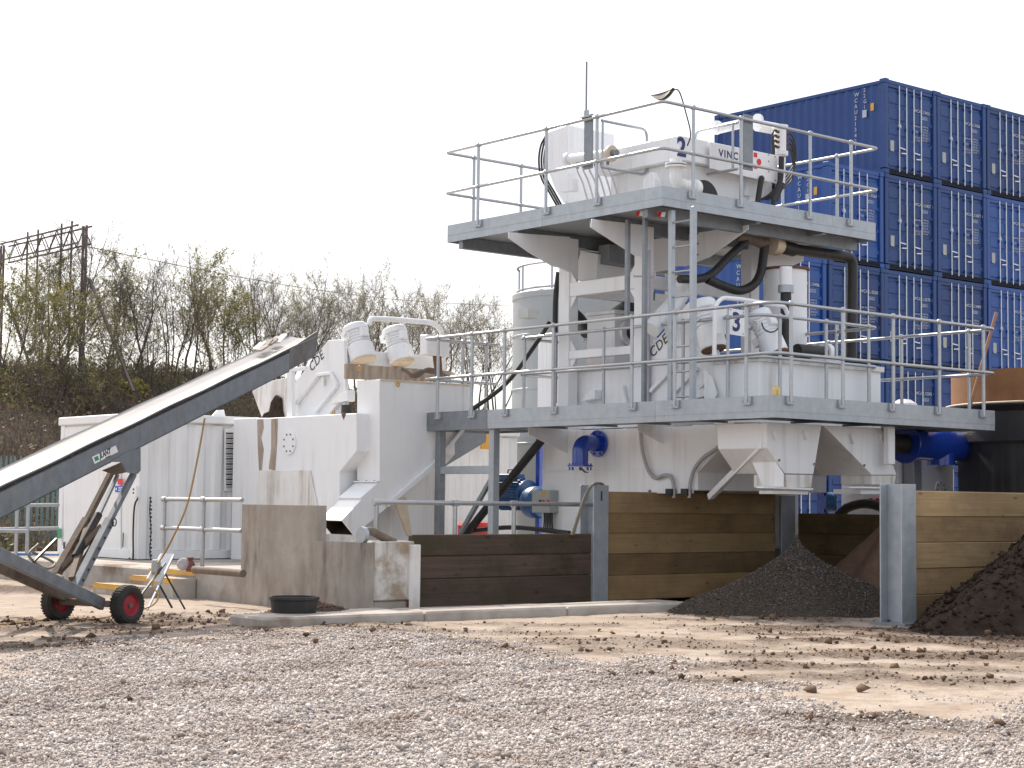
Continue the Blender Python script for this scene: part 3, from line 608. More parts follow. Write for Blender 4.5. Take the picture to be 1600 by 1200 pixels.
for s_ in (-1, 1):
    for dz, nm in ((0, 'top_chord'), (-.55, 'bottom_chord')):
        g = G(); g.bar(gl + pp * s_ * .22 + Vector((0, 0, dz)), gr + pp * s_ * .22 + Vector((0, 0, dz)), .045, .045); g.obj(nm, GANTRY, t)
g = G(); n = 12
for k in range(n):
    a = gl.lerp(gr, k / n); b = gl.lerp(gr, (k + 1) / n)
    for s_ in (-1, 1): gg = G(); gg.bar(a + pp * s_ * .22 + Vector((0, 0, 0 if k % 2 else -.55)), b + pp * s_ * .22 + Vector((0, 0, -.55 if k % 2 else 0)), .025, .025); gg.obj('lattice_bar', GANTRY, t)
for fr, ln in ((.32, 2.2), (.45, 4.3), (.73, 2.4), (.85, 4.9)):
    p = gl.lerp(gr, fr); g = G(); g.bar(p + Vector((0, 0, .25)), p - Vector((0, 0, ln * .85)), .05, .05, ax); g.obj('drop_bracket', GANTRY, t)
    q = p - Vector((0, 0, ln * .82)); g = G(); g.lathe([(.03, 0), (.11, .1), (.05, .17), (.11, .26), (.05, .33), (.11, .42), (.03, .5)], q, -ax + Vector((0, 0, -.5)), 8); g.obj('insulator', GANTRY, t)
for c0, sg in ((gr, 1), (gl, 1)):
    g = G(); g.bar(c0 - Vector((0, 0, 1.7)) + ax * .4, Vector((c0.x, c0.y, 4.2)) + ax * (3.9 * sg) - pp * .3, .075, .075); g.obj('stay', GANTRY, t)
for k, (z0, z1) in enumerate((((139, 386), (800, 478)), ((0, 377), (70, 383)))):
    a = at(*z0, D=60); b = at(*z1, D=95 if k == 0 else 62); pts = []
    for i in range(9): f_ = i / 8; q = a.lerp(b, f_); q.z -= .5 * math.sin(math.pi * f_) * (k == 0); pts.append(q)
    g = G(); g.tube(pts, .016, 4); o = g.obj('overhead_wire', GANTRY); tag(o, ('thin overhead wire sagging from the gantry towards the silo', 'short overhead wire left of the gantry beam')[k], 'wire')

# ---------------------------------------------------------------- palisade fence and yard rails at the left
f0 = at(-70, 872, D=36.6); f1 = at(120, 872, D=35.4); t = thing('palisade_fence', 'green-grey steel palisade fence with pointed pales below the bank', 'fence', (f0.x, f0.y, -.15))
dv = (f1 - f0); Lf = dv.length; dv.normalize(); nv = Vector((-dv.y, dv.x, 0))
n = int(Lf / .137)
g0 = G(); z0, z1 = -.12, 2.0
g0.prism([(-.034, 0, z0), (.034, 0, z0), (.034, 0, z1 - .12), (.012, 0, z1), (0, 0, z1 - .05), (-.012, 0, z1), (-.034, 0, z1 - .12)], (0, .012, 0))
pale_me, _ = g0.mesh('pale', center=Vector((0, 0, 0))); pale_me.materials.append(FENCE)
for i in range(n):
    p = f0 + dv * (i * .137); o = bpy.data.objects.new('pale', pale_me); COL.objects.link(o); o.parent = t; o.location = (p.x - f0.x, p.y - f0.y, .15); o.rotation_euler = (R2.gauss(0, .008), R2.gauss(0, .008), math.atan2(dv.y, dv.x))
for z in (.35, 1.55):
    g = G(); g.bar(f0 + nv * .03 + Vector((0, 0, z + .1)), f1 + nv * .03 + Vector((0, 0, z + .1)), .05, .06); g.obj('cross_rail', FENCE, t)
# ---------------------------------------------------------------- concrete base, slab, kerb, steps
PX = 10.2                                             # plane of the concrete plinth face
g = G(); g.box((PX, 15.32, -.15), (PX + .12, 16.82, 1.09)); g.box((PX + .001, 14.44, -.15), (PX + .119, 15.319, .722)); o = g.obj('concrete_bund_wall', CONC)
tag(o, 'tall grey stained concrete bund wall in front of the stained white tank', 'wall')
g = G(); g.box((PX + .122, 14.45, -.15), (PX + .64, 14.9, .13)); o = g.obj('low_concrete_plinth', CONC, bevel=.015); tag(o, 'low dark concrete block with lime runs beside the white post', 'plinth')
g = G(); g.box((PX + .122, 14.43, .133), (PX + .62, 14.9, .735)); g.obj('splashed_block', CONC_W, o, bevel=.012)
g = G(); g.box((PX + .1, 16.825, -.2), (18.5, 25.5, .30)); o = g.obj('concrete_slab', CONC_L, bevel=.02); structure(o)
# steps
t = thing('concrete_steps', 'concrete steps with yellow painted edges below the white cabin', 'steps', (9.8, 19.3, 0))
for k, (x0, z1, y0, y1) in enumerate(((9.98, .22, 17.95, 19.0), (9.68, .12, 18.3, 19.35))):
    g = G(); g.box((x0, y0, -.12), (x0 + .31, y1, z1)); st = g.obj('step', CONC_L, t, bevel=.01)
    g = G(); g.box((x0 - .004, y0 + .01, z1 - .055), (x0 + .004, y1 - .01, z1 + .004)); g.box((x0 - .004, y0 + .01, z1 + .0005), (x0 + .07, y1 - .01, z1 + .004)); g.obj('yellow_edge', YELLOW, st)
g = G(); g.box((PX + .096, 18.0, .245), (PX + .10, 19.1, .296)); o = g.obj('slab_edge_stripe', YELLOW); tag(o, 'yellow stripe on the slab edge above the steps', 'stripe')
# kerb beam: front edge of the bay floor
ka = at(410, 972, Z=.05); kb = at(1085, 946, Z=.05)
t = thing('concrete_kerb', 'long low concrete kerb in front of the dark timber wall', 'kerb', (ka.x, ka.y, 0))
dk = (kb - ka); dk.z = 0; Lk = dk.length; dk.normalize(); nk = Vector((-dk.y, dk.x, 0))
NK = 3
for k in range(NK):
    a = ka + dk * (Lk * k / NK + .006); b = ka + dk * (Lk * (k + 1) / NK - .006)
    g = G(); zt = .085 + .004 * (k % 2)
    q = [a, b, b + nk * (.62 + .2 * (k == 0)), a + nk * .62]; g.prism([(p.x, p.y, -.1) for p in q], (0, 0, .1 + zt)); g.obj('kerb_length', CONC_L, t, bevel=.02)

# ---------------------------------------------------------------- timber bay walls and their steel posts
def plank(p0, p1, z0, z1, th, mat, parent, bev=.008):
    """board standing on edge between two ground points"""
    p0 = Vector((p0[0], p0[1], 0)); p1 = Vector((p1[0], p1[1], 0)); d = (p1 - p0).normalized(); n_ = Vector((-d.y, d.x, 0))
    g = G(); q = [p0, p1, p1 + n_ * th, p0 + n_ * th]; g.prism([(k.x, k.y, z0) for k in q], (0, 0, z1 - z0)); return g.obj('plank', mat, parent, bevel=bev)
t = thing('dark_timber_wall', 'dark wet mossy timber wall of three heavy planks beside the white post', 'wall', (10.85, 14.47, 0))
for k, (z0, z1) in enumerate(((.03, .335), (.336, .575), (.576, .80))):
    plank((10.80 + .02 * k, 14.50 + .008 * (k % 2)), (13.515, 14.66), z0, z1, .075, WOODD[(k + 0) % 2 if k < 2 else 0], t, .012)
g = G(); g.box((10.74, 14.40, .02), (10.88, 14.48, .70)); o = g.obj('white_post', WHITE_D, bevel=.008); tag(o, 'short white painted post at the end of the dark timber wall', 'post')
g = G(); g.box((10.738, 14.41, .04), (10.745, 14.47, .14)); g.obj('rusty_foot', RUST, o)
def hbeam(name, x, y, w, d, z0, z1, label, group=None):
    """rolled H post: flanges square to Y"""
    t = thing(name, label, 'post', (x + w / 2, y, 0), group); tf = .016
    g = G(); g.box((x, y, z0), (x + w, y + tf, z1)); g.obj('front_flange', GALV, t, bevel=.003)
    g = G(); g.box((x, y + d - tf, z0), (x + w, y + d, z1)); g.obj('rear_flange', GALV, t, bevel=.003)
    g = G(); g.box((x + w / 2 - .008, y + tf + .0005, z0), (x + w / 2 + .008, y + d - tf - .0005, z1)); g.obj('web', GALV, t)
    return t
GP = 'galvanised posts of the timber bays'
pA = hbeam('steel_post', 13.52, 14.64, .235, .24, 0, 1.355, 'galvanised H-section post marked with a blue number 1', GP)
text_mesh('1', .15, (13.60, 14.637, 1.18), (1, 0, 0), (0, 0, 1), INK, pA, bold=.004)
pB = hbeam('steel_post', 13.86, 10.58, .23, .27, 0, 1.37, 'galvanised H-section post at the open end of the right timber wall', GP)
pC = hbeam('steel_post', 16.70, 14.60, .26, .24, 0, 1.27, 'galvanised H-section post at the inner corner behind the gravel heap', GP)
g = G(); g.box((13.80, 10.50, -.02), (14.16, 10.93, .015)); g.obj('base_plate', GALV_D, pB)
t = thing('tan_timber_wall', 'tan new timber wall of five planks behind the gravel heap', 'wall', (13.8, 14.68, 0))
zz = [.03, .315, .565, .80, 1.035, 1.285]
for k in range(5):
    plank((13.758, 14.70 + .006 * (k % 2)), (16.70, 14.70 + .006 * (k % 2)), zz[k] + .0005, zz[k + 1] - .0005, .07, WOODS[(0, 2, 1, 0, 1)[k]], t)
t = thing('bay_back_wall', 'olive weathered timber wall closing the back of the bay', 'wall', (17.0, 12.7, 0))
for k in range(4):
    plank((17.0 + .006 * (k % 2), 14.60), (17.0 + .006 * (k % 2), 13.12), .03 + k * .255, .03 + (k + 1) * .255 - .001, .07, WOODO[0], t)
    plank((17.0 + .006 * (k % 2), 12.98), (17.0 + .006 * (k % 2), 10.95), .03 + k * .255, .03 + (k + 1) * .255 - .001, .07, WOODO[0], t)
g = G(); g.box((16.93, 13.0, 0), (17.03, 13.1, 1.06)); g.obj('dividing_post', MUDSTEEL, t)
t = thing('right_timber_wall', 'tan timber wall right of the bay, spattered by the soil heap', 'wall', (14.3, 10.65, 0))
for k in range(5):
    plank((14.095, 10.66 + .006 * (k % 2)), (19.2, 10.66 + .006 * (k % 2)), .02 + k * .258, .02 + (k + 1) * .258 - .001, .07, WOODS[(2, 0, 1, 0, 1)[k]], t)

# ---------------------------------------------------------------- heaps
def heap(name, label, cx, cy, h, rad, mat, seed, rough=.05, ax_=1., n=46, m=90, power=1.15, cat='heap', foot=-.06):
    t = thing(name, label, cat, (cx, cy, 0)); P_ = np.zeros((n, m + 1, 3))
    for i in range(n):
        rr = i / (n - 1)
        for j in range(m + 1):
            a = 2 * math.pi * (j % m) / m; wob = 1 + .16 * math.sin(2 * a + seed) + .08 * math.sin(5 * a + seed * 2)
            x = rr * rad * wob * math.cos(a); y = rr * rad * wob * ax_ * math.sin(a)
            z = h * (1 - rr ** power) ** 1.0
            z += (float(fbm(np.array((cx + x) * 3), np.array((cy + y) * 3), 4, seed)) - .5) * rough * 2 * (1 - .5 * rr) * min(1, rr * 4)
            P_[i, j] = (x, y, z + foot * rr ** 6)
    me = grid_mesh('mound', P_); me.materials.append(mat); o = bpy.data.objects.new('mound', me); COL.objects.link(o); o.parent = t; o['_c'] = (cx, cy, 0)
    return t, P_
def heap_stones(t, P_, n, s0, mat, jit=.6, nm='loose_stones', rmin=0):
    I = rng.integers(int(rmin * P_.shape[0]), P_.shape[0] - 1, n); J = rng.integers(0, P_.shape[1] - 1, n); a = rng.uniform(size=(n, 1)); b = rng.uniform(size=(n, 1))
    Q = (P_[I, J] * (1 - a) + P_[I + 1, J] * a) * (1 - b) + (P_[I, J + 1] * (1 - a) + P_[I + 1, J + 1] * a) * b
    sz = np.clip(np.exp(rng.normal(math.log(s0), .35, n)), s0 * .4, s0 * 3)
    rubble(nm, Q + np.array(t['_c']) + np.array([0, 0, 1.]) * (sz * .3)[:, None], sz, mat, parent=t)
t, P_ = heap('gravel_heap', 'dark wet gravel heap below the left discharge chute', 14.68, 12.62, .82, 1.42, HEAPSOIL, 3, .04, .88, power=.6)
heap_stones(t, P_, 26000, .0078, WETSTONE)
t, P_ = heap('sand_heap', 'reddish brown sand heap below the right discharge chute', 16.15, 12.45, 1.12, 1.1, REDSAND, 5, .03, 1., power=.85)
t, P_ = heap('soil_heap', 'large dark soil heap against the right timber wall', 16.5, 9.45, 1.95, 2.85, MUD, 9, .17, .60, n=60, m=120, power=.95)
heap_stones(t, P_, 9000, .014, MUD, nm='loose_clods'); heap_stones(t, P_, 1500, .032, MUD, nm='loose_lumps')
t, P_ = heap('spill_heap', 'small dark spill of grit beside the black tub', 9.55, 14.35, .17, .62, HEAPSOIL, 12, .03, 1.3, n=20, m=50, power=.9)
heap_stones(t, P_, 1800, .010, CLOD)
# ---------------------------------------------------------------- steel access platforms with tube handrails
def post(x, y, zb_, zt_, parent, outward, foot=True):
    g = G(); g.cyl((x, y, zb_), (x, y, zt_), .021, n=10); o = g.obj('post', GALV_B, parent)
    zs = [zt_]
    g = G(); g.ball((x, y, zt_), .036); g.obj('ball_joint', GALV_B, o)
    if foot:
        ox, oy = outward; g = G()
        tx, ty = -oy, ox
        g.box((x - abs(tx) * .062 - abs(ox) * .012, y - abs(ty) * .062 - abs(oy) * .012, zb_ - .012), (x + abs(tx) * .062 + abs(ox) * .02, y + abs(ty) * .062 + abs(oy) * .02, zb_ + .012))
        for s_ in (-1, 1): g.cyl((x + tx * s_ * .043, y + ty * s_ * .043, zb_ + .012), (x + tx * s_ * .043, y + ty * s_ * .043, zb_ + .03), .009, n=6)
        g.box((x - abs(tx) * .062 - ox * .0, y - abs(ty) * .062 - oy * .0, zb_ + .0125), (x + abs(tx) * .062 - ox * .022, y + abs(ty) * .062 - oy * .022, zb_ + .075))
        g.obj('base_plate', GALV, o)
    return o
def mid_joint(o, x, y, z):
    g = G(); g.ball((x, y, z), .033); g.obj('ball_joint', GALV_B, o)
def rail(name, pts, parent, r=.0195, fl=.12, mat=None, n=10):
    g = G(); g.tube(fillet(pts, fl), r, n); return g.obj(name, mat or GALV_B, parent)
def toe(parent, a, b, z0, z1, out, th=.006, mat=None, nm='toe_plate'):
    """upright edge plate from a to b (x,y), lying outside the line"""
    ox, oy = out; g = G(); g.box((a[0], a[1], z0), (b[0] + (ox * th if ox else 0), b[1] + (oy * th if oy else 0), z1)); return g.obj(nm, mat or GALV, parent)

# lower platform
LX0, LX1, LY0, LY1, LT, LF, LB = 13.70, 17.60, 12.08, 16.80, 2.295, 2.135, 2.06
t = thing('lower_platform', 'large galvanised lower walkway platform round screen number 3', 'platform', (LX0, LY0, LB))
LOWP = t
ys = [LY0, 13.83, LY1]
for a, b in zip(ys[:-1], ys[1:]):
    toe(t, (LX0, a + .002), (LX0, b - .002), LF - .006, LT, (-1, 0)); toe(t, (LX0 + .004, a + .002), (LX0 + .004, b - .002), LB, LF - .002, (-1, 0), nm='edge_channel')
toe(t, (LX0 - .006, LY0), (15.6, LY0), LF - .006, LT, (0, -1)); toe(t, (15.604, LY0), (LX1, LY0), LF - .006, LT, (0, -1))
toe(t, (LX0 - .004, LY0 + .004), (LX1, LY0 + .004), LB, LF - .002, (0, -1), nm='edge_channel')
toe(t, (LX1, LY0), (LX1, LY1), LB, LT, (1, 0)); toe(t, (LX0, LY1), (LX1, LY1), LB, LT, (0, 1))
for nm, a, b in (('deck_panel', (LX0 + .01, LY0 + .01), (14.44, LY1 - .01)), ('deck_panel', (14.445, LY0 + .01), (LX1 - .01, 12.92)), ('deck_panel', (16.80, 12.925), (LX1 - .01, LY1 - .01)), ('deck_panel', (14.445, 16.6), (16.795, LY1 - .01))):
    g = G(); g.box((*a, LF - .045), (*b, LF)); g.obj(nm, GRATE, t)
for y in (12.5, 13.4, 14.3, 15.2, 16.1):
    g = G(); g.box((LX0 + .02, y, LB + .005), (14.42, y + .06, LF - .05)); g.obj('joist', GALV_D, t)
for x in (14.9, 15.8, 16.7):
    g = G(); g.box((x, LY0 + .02, LB + .005), (x + .06, 12.90, LF - .05)); g.obj('joist', GALV_D, t)
ZR, ZM, XO, YO = 3.265, 2.735, 13.67, 12.05
for px in (788, 864, 987, 1054, 1166):
    y = at(px, 600, X=XO).y; o = post(XO, y, 2.215, ZR, t, (-1, 0)); mid_joint(o, XO, y, ZM)
for px in (1236, 1317, 1396, 1468, 1537):
    x = at(px, 600, Y=YO).x; o = post(x, YO, 2.215, ZR, t, (0, -1)); mid_joint(o, x, YO, ZM)
for y in (12.45, 13.45, 14.6, 15.7, 16.6): o = post(17.63, y, 2.215, ZR, t, (1, 0)); mid_joint(o, 17.63, y, ZM)
for z, nm in ((ZR, 'top_rail'), (ZM, 'mid_rail')):
    rail(nm, [(XO, 16.72, z), (XO, YO, z), (17.63, YO, z), (17.63, 16.7, z), (15.2, 16.7, z)], t, fl=.17)
# inner rail round the screen
XI, YI = 14.48, 12.95
for px in (819, 867, 943, 1067, 1137):
    y = at(px, 600, X=XI).y; o = post(XI, y, LF, ZR, t, (-1, 0), False); mid_joint(o, XI, y, ZR - .47)
for x in (14.78, 15.58, 16.35): o = post(x, YI, LF, ZR, t, (0, -1), False); mid_joint(o, x, YI, ZR - .47)
for z, nm in ((ZR, 'inner_top_rail'), (ZR - .47, 'inner_mid_rail')):
    rail(nm, [(15.3, 17.15, z), (XI, 17.15, z), (XI, YI, z), (16.55, YI, z), (16.55, 14.6, z)], t, fl=.15)
for y in (13.6, 14.5): o = post(16.55, y, LF, ZR, t, (1, 0), False)

# linking walkway at the left end
t = thing('link_walkway', 'short darker galvanised walkway section at the left end of the lower platform', 'walkway', (13.7, 17.4, 2.05))
toe(t, (LX0, LY1 + .004), (LX0, 18.04), LB, LT + .005, (-1, 0), mat=GALV_D); toe(t, (LX0 - .006, 18.04), (14.75, 18.04), LB, LT + .005, (0, 1), mat=GALV_D); toe(t, (14.75, LY1 + .01), (14.75, 18.04), LB, LT, (1, 0), mat=GALV_D)
g = G(); g.box((LX0 + .01, LY1 + .01, LF - .045), (14.74, 18.03, LF)); g.obj('deck_panel', GRATE, t)
for px in (684, 737):
    y = at(px, 600, X=XO).y; o = post(XO, y, 2.215, ZR, t, (-1, 0)); mid_joint(o, XO, y, ZM)
for x in (14.3, 14.7): o = post(x, 18.07, 2.215, ZR, t, (0, 1)); mid_joint(o, x, 18.07, ZM)
for z, nm in ((ZR, 'top_rail'), (ZM, 'mid_rail')):
    rail(nm, [(XO, 16.72, z), (XO, 18.07, z), (14.9, 18.07, z)], t, fl=.06)
for px in (686, 770):
    p = at(px, 720, X=13.78); g = G(); g.box((13.75, p.y - .05, .02), (13.85, p.y + .05, LB - .003)); g.obj('leg', GALV_D if px < 700 else GALV, t, bevel=.004)
y0, y1 = at(686, 720, X=13.78).y, at(770, 720, X=13.78).y
g = G(); g.box((13.76, y1 + .052, 1.50), (13.84, y0 - .052, 1.60)); g.obj('cross_tie', GALV, t, bevel=.003)
g = G(); g.bar(at(770, 745, X=13.80), at(720, 832, X=13.80), .05, .05); g.obj('diagonal_brace', GALV_D, t)

# upper platform
UX0, UX1, UY0, UY1, UT, UF, UB = 13.79, 17.60, 13.83, 17.78, 4.74, 4.61, 4.515
t = thing('upper_platform', 'galvanised square upper platform on top of the white tower', 'platform', (UX0, UY0, UB)); UPP = t
for a, b in ((UY0, 15.9), (15.9, UY1)):
    toe(t, (UX0, a + .002), (UX0, b - .002), UF - .006, UT, (-1, 0)); toe(t, (UX0 + .004, a + .002), (UX0 + .004, b - .002), UB, UF - .002, (-1, 0), nm='edge_channel')
for a, b in ((UX0 - .006, 16.75), (16.754, UX1)):
    toe(t, (a, UY0), (b, UY0), UF - .006, UT, (0, -1))
toe(t, (UX0 - .004, UY0 + .004), (UX1, UY0 + .004), UB, UF - .002, (0, -1), nm='edge_channel')
toe(t, (UX1, UY0), (UX1, UY1), UB, UT, (1, 0)); toe(t, (UX0, UY1), (UX1, UY1), UB, UT, (0, 1))
for k in range(4):
    a = UX0 + .01 + k * .95; g = G(); g.box((a, UY0 + .01, UF - .04), (a + .944, UY1 - .01, UF)); g.obj('deck_panel', GRATE, t)
for y in (14.1, 15.0, 16.4, 17.5):
    g = G(); g.box((UX0 + .03, y, UB - .10), (UX1 - .03, y + .08, UF - .045)); g.obj('joist', GALV_D, t)
for x in (15.4, 16.6):
    g = G(); g.box((x, UY0 + .03, UB - .02), (x + .07, UY1 - .03, UF - .05)); g.obj('cross_joist', GALV_D, t)
ZR, ZM, XO, YO = 5.70, 5.165, 13.76, 13.80
for px in (747, 853, 932):
    y = at(px, 300, X=XO).y; o = post(XO, y, 4.655, ZR, t, (-1, 0)); mid_joint(o, XO, y, ZM)
for px in (1083, 1158, 1266, 1330):
    x = at(px, 300, Y=YO).x; o = post(x, YO, 4.655, ZR, t, (0, -1)); mid_joint(o, x, YO, ZM)
for x in (14.24, 15.06, 16.0, 17.0): o = post(x, 17.81, 4.655, ZR, t, (0, 1)); mid_joint(o, x, 17.81, ZM)
for y in (14.47, 15.4, 16.4, 17.3): o = post(17.63, y, 4.655, ZR, t, (1, 0)); mid_joint(o, 17.63, y, ZM)
for z, nm in ((ZR, 'top_rail'), (ZM, 'mid_rail')):
    g = G(); g.tube(fillet([(XO, 15.6, z), (XO, YO, z), (17.63, YO, z), (17.63, 17.81, z), (XO, 17.81, z), (XO, 15.6, z)], .09), .0195, 10); g.obj(nm, GALV_B, t)
# two swing gates of bent tube
yg = at(935, 187, X=XO).y
gp = fillet([(XO + .05, yg, ZR - .04), (XO + .80, yg, ZR - .04), (XO + .80, yg, ZM - .06), (XO + .05, yg, ZM - .06)], .10)
g = G(); g.tube(gp, .017, 8); g.cyl((XO + .07, yg, ZR - .04), (XO + .07, yg, ZM - .06), .015, n=8); o = g.obj('swing_gate', GALV_B); tag(o, 'bent tube swing gate on the upper platform near the thin mast', 'gate', 'swing gates of the upper platform')
xg = at(1158, 187, Y=YO).x
gp = fillet([(xg, YO + .05, ZR - .04), (xg, YO + .75, ZR - .04), (xg, YO + .75, ZM - .06), (xg, YO + .05, ZM - .06)], .10)
g = G(); g.tube(gp, .017, 8); g.cyl((xg, YO + .13, ZR - .04), (xg, YO + .13, ZM - .06), .015, n=8); o = g.obj('swing_gate', GALV_B); tag(o, 'bent tube swing gate on the upper platform before the logo panel', 'gate', 'swing gates of the upper platform')
# flat plates clamped on the rails, mast, mirror
ya, yb = at(910, 220, X=XO).y, at(924, 220, X=XO).y
g = G(); g.box((XO + .024, yb, ZM - .06), (XO + .034, ya, ZR + .06)); o = g.obj('backing_plate', GALV_D, bevel=.002); tag(o, 'grey flat plate clamped to the rails below the thin mast', 'plate')
g = G(); g.box((XO - .03, yb - .01, ZR + .02), (XO + .03, ya + .01, ZR + .035)); g.obj('clamp', GALV, o)
xa, xb = at(1164, 230, Y=YO).x, at(1179, 230, Y=YO).x
g = G(); g.box((xa, YO + .024, ZM - .06), (xb, YO + .034, ZR + .07)); o = g.obj('backing_plate', GALV_D, bevel=.002); tag(o, 'grey flat plate clamped to the rails over the logo panel', 'plate')
pm = at(913, 180, X=XO); g = G(); g.cyl((XO + .03, pm.y, ZR + .0), (XO + .03, pm.y, at(913, 96, X=XO).z), .012, n=8); o = g.obj('mast', GALV_D); tag(o, 'thin upright metal mast rising from the upper platform rail', 'mast')
g = G(); g.box((XO + .02, pm.y - .03, ZR - .02), (XO + .05, pm.y + .03, ZR + .12)); g.obj('mast_bracket', GALV, o)
t = thing('lamp', 'small curved lamp head on a thin bent black stalk above the number 2', 'lamp', at(1075, 232, X=14.55))
g = G(); g.tube(curve([at(1074, 228, X=14.5), at(1079, 208, X=14.5), at(1070, 170, X=14.5), at(1063, 147, X=14.5), at(1058, 140, X=14.5), at(1052, 141, X=14.5)], 5), .009, 6); g.obj('stalk', BLACKR, t)
c = at(1036, 146, X=14.5); g = G(); A = []
for i in range(9):
    a = math.pi * i / 8; p = at(1018 + 35 * i / 8, 149 - 11 * (i / 8) ** 1.5, X=14.5); q = at(1018 + 35 * i / 8, 149 - 11 * (i / 8) ** 1.5 + 9.5 * math.sin(a) + 2 * math.sin(a) * i / 8, X=14.5); A.append((p, q))
for (p, q), (p2, q2) in zip(A[:-1], A[1:]):
    for s_ in (-1, 1):
        o_ = Vector((.09 * s_, .02 * s_, 0)); g.add([p, p2, q2 + o_ * .4, q + o_ * .4], [(0, 1, 2, 3)], True)
g.obj('shade', GALV_MUD_REFL, t)  # dark mottled colour stands in for reflections inside the shade
g = G(); g.tube([a[0] for a in A], .008, 6); g.tube([a[1] for a in A], .007, 6); g.obj('rim', BLACKR, t)

# ladder between the platforms and the two hanging bars
t = thing('ladder', 'vertical galvanised ladder from the lower to the upper platform', 'ladder', (14.0, 13.75, LF)); XL = 14.0
yl, yr = at(1047, 500, X=XL).y, at(1081, 500, X=XL).y
for y in (yl, yr): g = G(); g.box((XL - .012, y - .03, LF + .003), (XL + .05, y + .03, UB - .02)); g.obj('stile', GALV, t, bevel=.004)
for k in range(8): z = LF + .22 + k * .285; g = G(); g.cyl((XL + .02, yl - .03, z), (XL + .02, yr + .03, z), .012, n=8); g.obj('rung', GALV_B, t)
for px, zb in ((980, at(980, 495, X=14.05).z), (1007, LF)):
    y = at(px, 420, X=14.05).y; g = G(); g.box((14.03, y - .025, zb), (14.08, y + .025, UB - .03)); o = g.obj('upright_bar', GALV_D, bevel=.003); tag(o, 'galvanised upright bar hanging %s the tower corner' % ('left of' if px < 1000 else 'in front of'), 'bar')
p0 = at(993, 337, X=13.98); p1 = at(1038, 339, X=13.98)
t = thing('hazard_strip', 'red and white striped hazard strip under the upper platform corner', 'hazard strip', p0)
for k in range(8):
    a = p0.lerp(p1, k / 8); b = p0.lerp(p1, (k + 1) / 8); g = G(); h = Vector((0, 0, .055)); sl = (p1 - p0) * .04
    g.prism([a, b, b + h + sl, a + h + sl], (.004, 0, 0)); g.obj('stripe', INKR if k % 2 == 0 else SIGNW, t)
# ---------------------------------------------------------------- white tower, tanks and screens
def pz(poly, **k): return [at(x, y, **k) for x, y in poly]
def plate(name, poly, vec, mat, parent, bevel=.003, **k):
    g = G(); g.prism(pz(poly, **k), vec); return g.obj(name, mat, parent, bevel=bevel)
def bolts(parent, pts, axis_, r=.014, h=.014, mat=None):
    for p in pts: g = G(); g.cyl(p, Vector(p) + Vector(axis_) * h, r, n=6); g.obj('bolt', mat or GALV_D, parent)
TX = 14.60
yA1, yA0 = at(872, 560, X=TX).y, at(888, 560, X=TX).y; yB1, yB0 = at(990, 560, X=TX).y, at(1006, 560, X=TX).y
t = thing('tower_frame', 'white painted steel tower frame carrying the upper platform', 'frame', (TX, yB0, 2.0)); TOW = t
for y0, y1 in ((yA0, yA1), (yB0, yB1)):
    g = G(); g.box((TX, y0, 2.07), (TX + .16, y1, 4.50)); g.obj('column', WHITE, t, bevel=.005)
    g = G(); g.box((16.5, y0, 2.07), (16.66, y1, 4.50)); g.obj('column', WHITE, t, bevel=.005)
zb = at(936, 455, X=TX).z; zt = at(936, 438, X=TX).z
g = G(); g.box((TX + .01, yB1 + .001, zb - .02), (TX + .13, yA0 - .001, zt + .02)); g.obj('cross_beam', WHITE, t, bevel=.005)
zb2 = at(936, 557, X=TX).z; zt2 = at(936, 544, X=TX).z
g = G(); g.box((TX + .01, yB1 + .001, zb2), (TX + .13, yA0 - .001, zt2)); g.obj('cross_beam', WHITE, t, bevel=.005)
for z0 in (zb - .02, 3.45):
    g = G(); g.box((TX + .161, yB0 + .02, z0), (16.499, yB0 + .1, z0 + .16)); g.obj('side_beam', WHITE, t, bevel=.004)
for z0 in (zb, ):
    g = G(); g.box((TX + .161, yA0 + .02, z0), (16.499, yA0 + .1, z0 + .16)); g.obj('side_beam', WHITE, t, bevel=.004)
# corner gussets
for yy, s_ in ((yA0, -1), (yB1, 1)):
    for za, sg in ((zt + .021, 1), (zb - .021, -1), (zt2 + .001, 1), (zb2 - .001, -1)):
        g = G(); g.prism([(TX + .03, yy, za), (TX + .03, yy + s_ * .11, za), (TX + .03, yy, za + sg * .15)], (.012, 0, 0)); g.obj('gusset', WHITE, t)
plate('bracket', [(795, 363), (891, 370), (891, 426), (873, 418), (863, 416), (826, 394), (795, 372)], (0, .015, 0), WHITE, t, Y=yA0 - .002)
plate('bracket', [(925, 342), (1010, 352), (1010, 402), (992, 399), (923, 355)], (0, .015, 0), WHITE, t, Y=yB0 - .02)
o = plate('bracket', [(1015, 352), (1100, 350), (1169, 345), (1169, 358), (1108, 402), (1060, 420), (1015, 426)], (.015, 0, 0), WHITE, t, X=15.42)
bolts(o, [at(1090, y, X=15.418) for y in (365, 381, 398)], (-1, 0, 0))
plate('bracket', [(1196, 392), (1256, 399), (1256, 408), (1196, 432)], (0, .015, 0), WHITE, t, Y=14.75)
for y_, x_ in ((yA0 + .02, 14.0), (yB0 + .02, 14.0)):
    pass
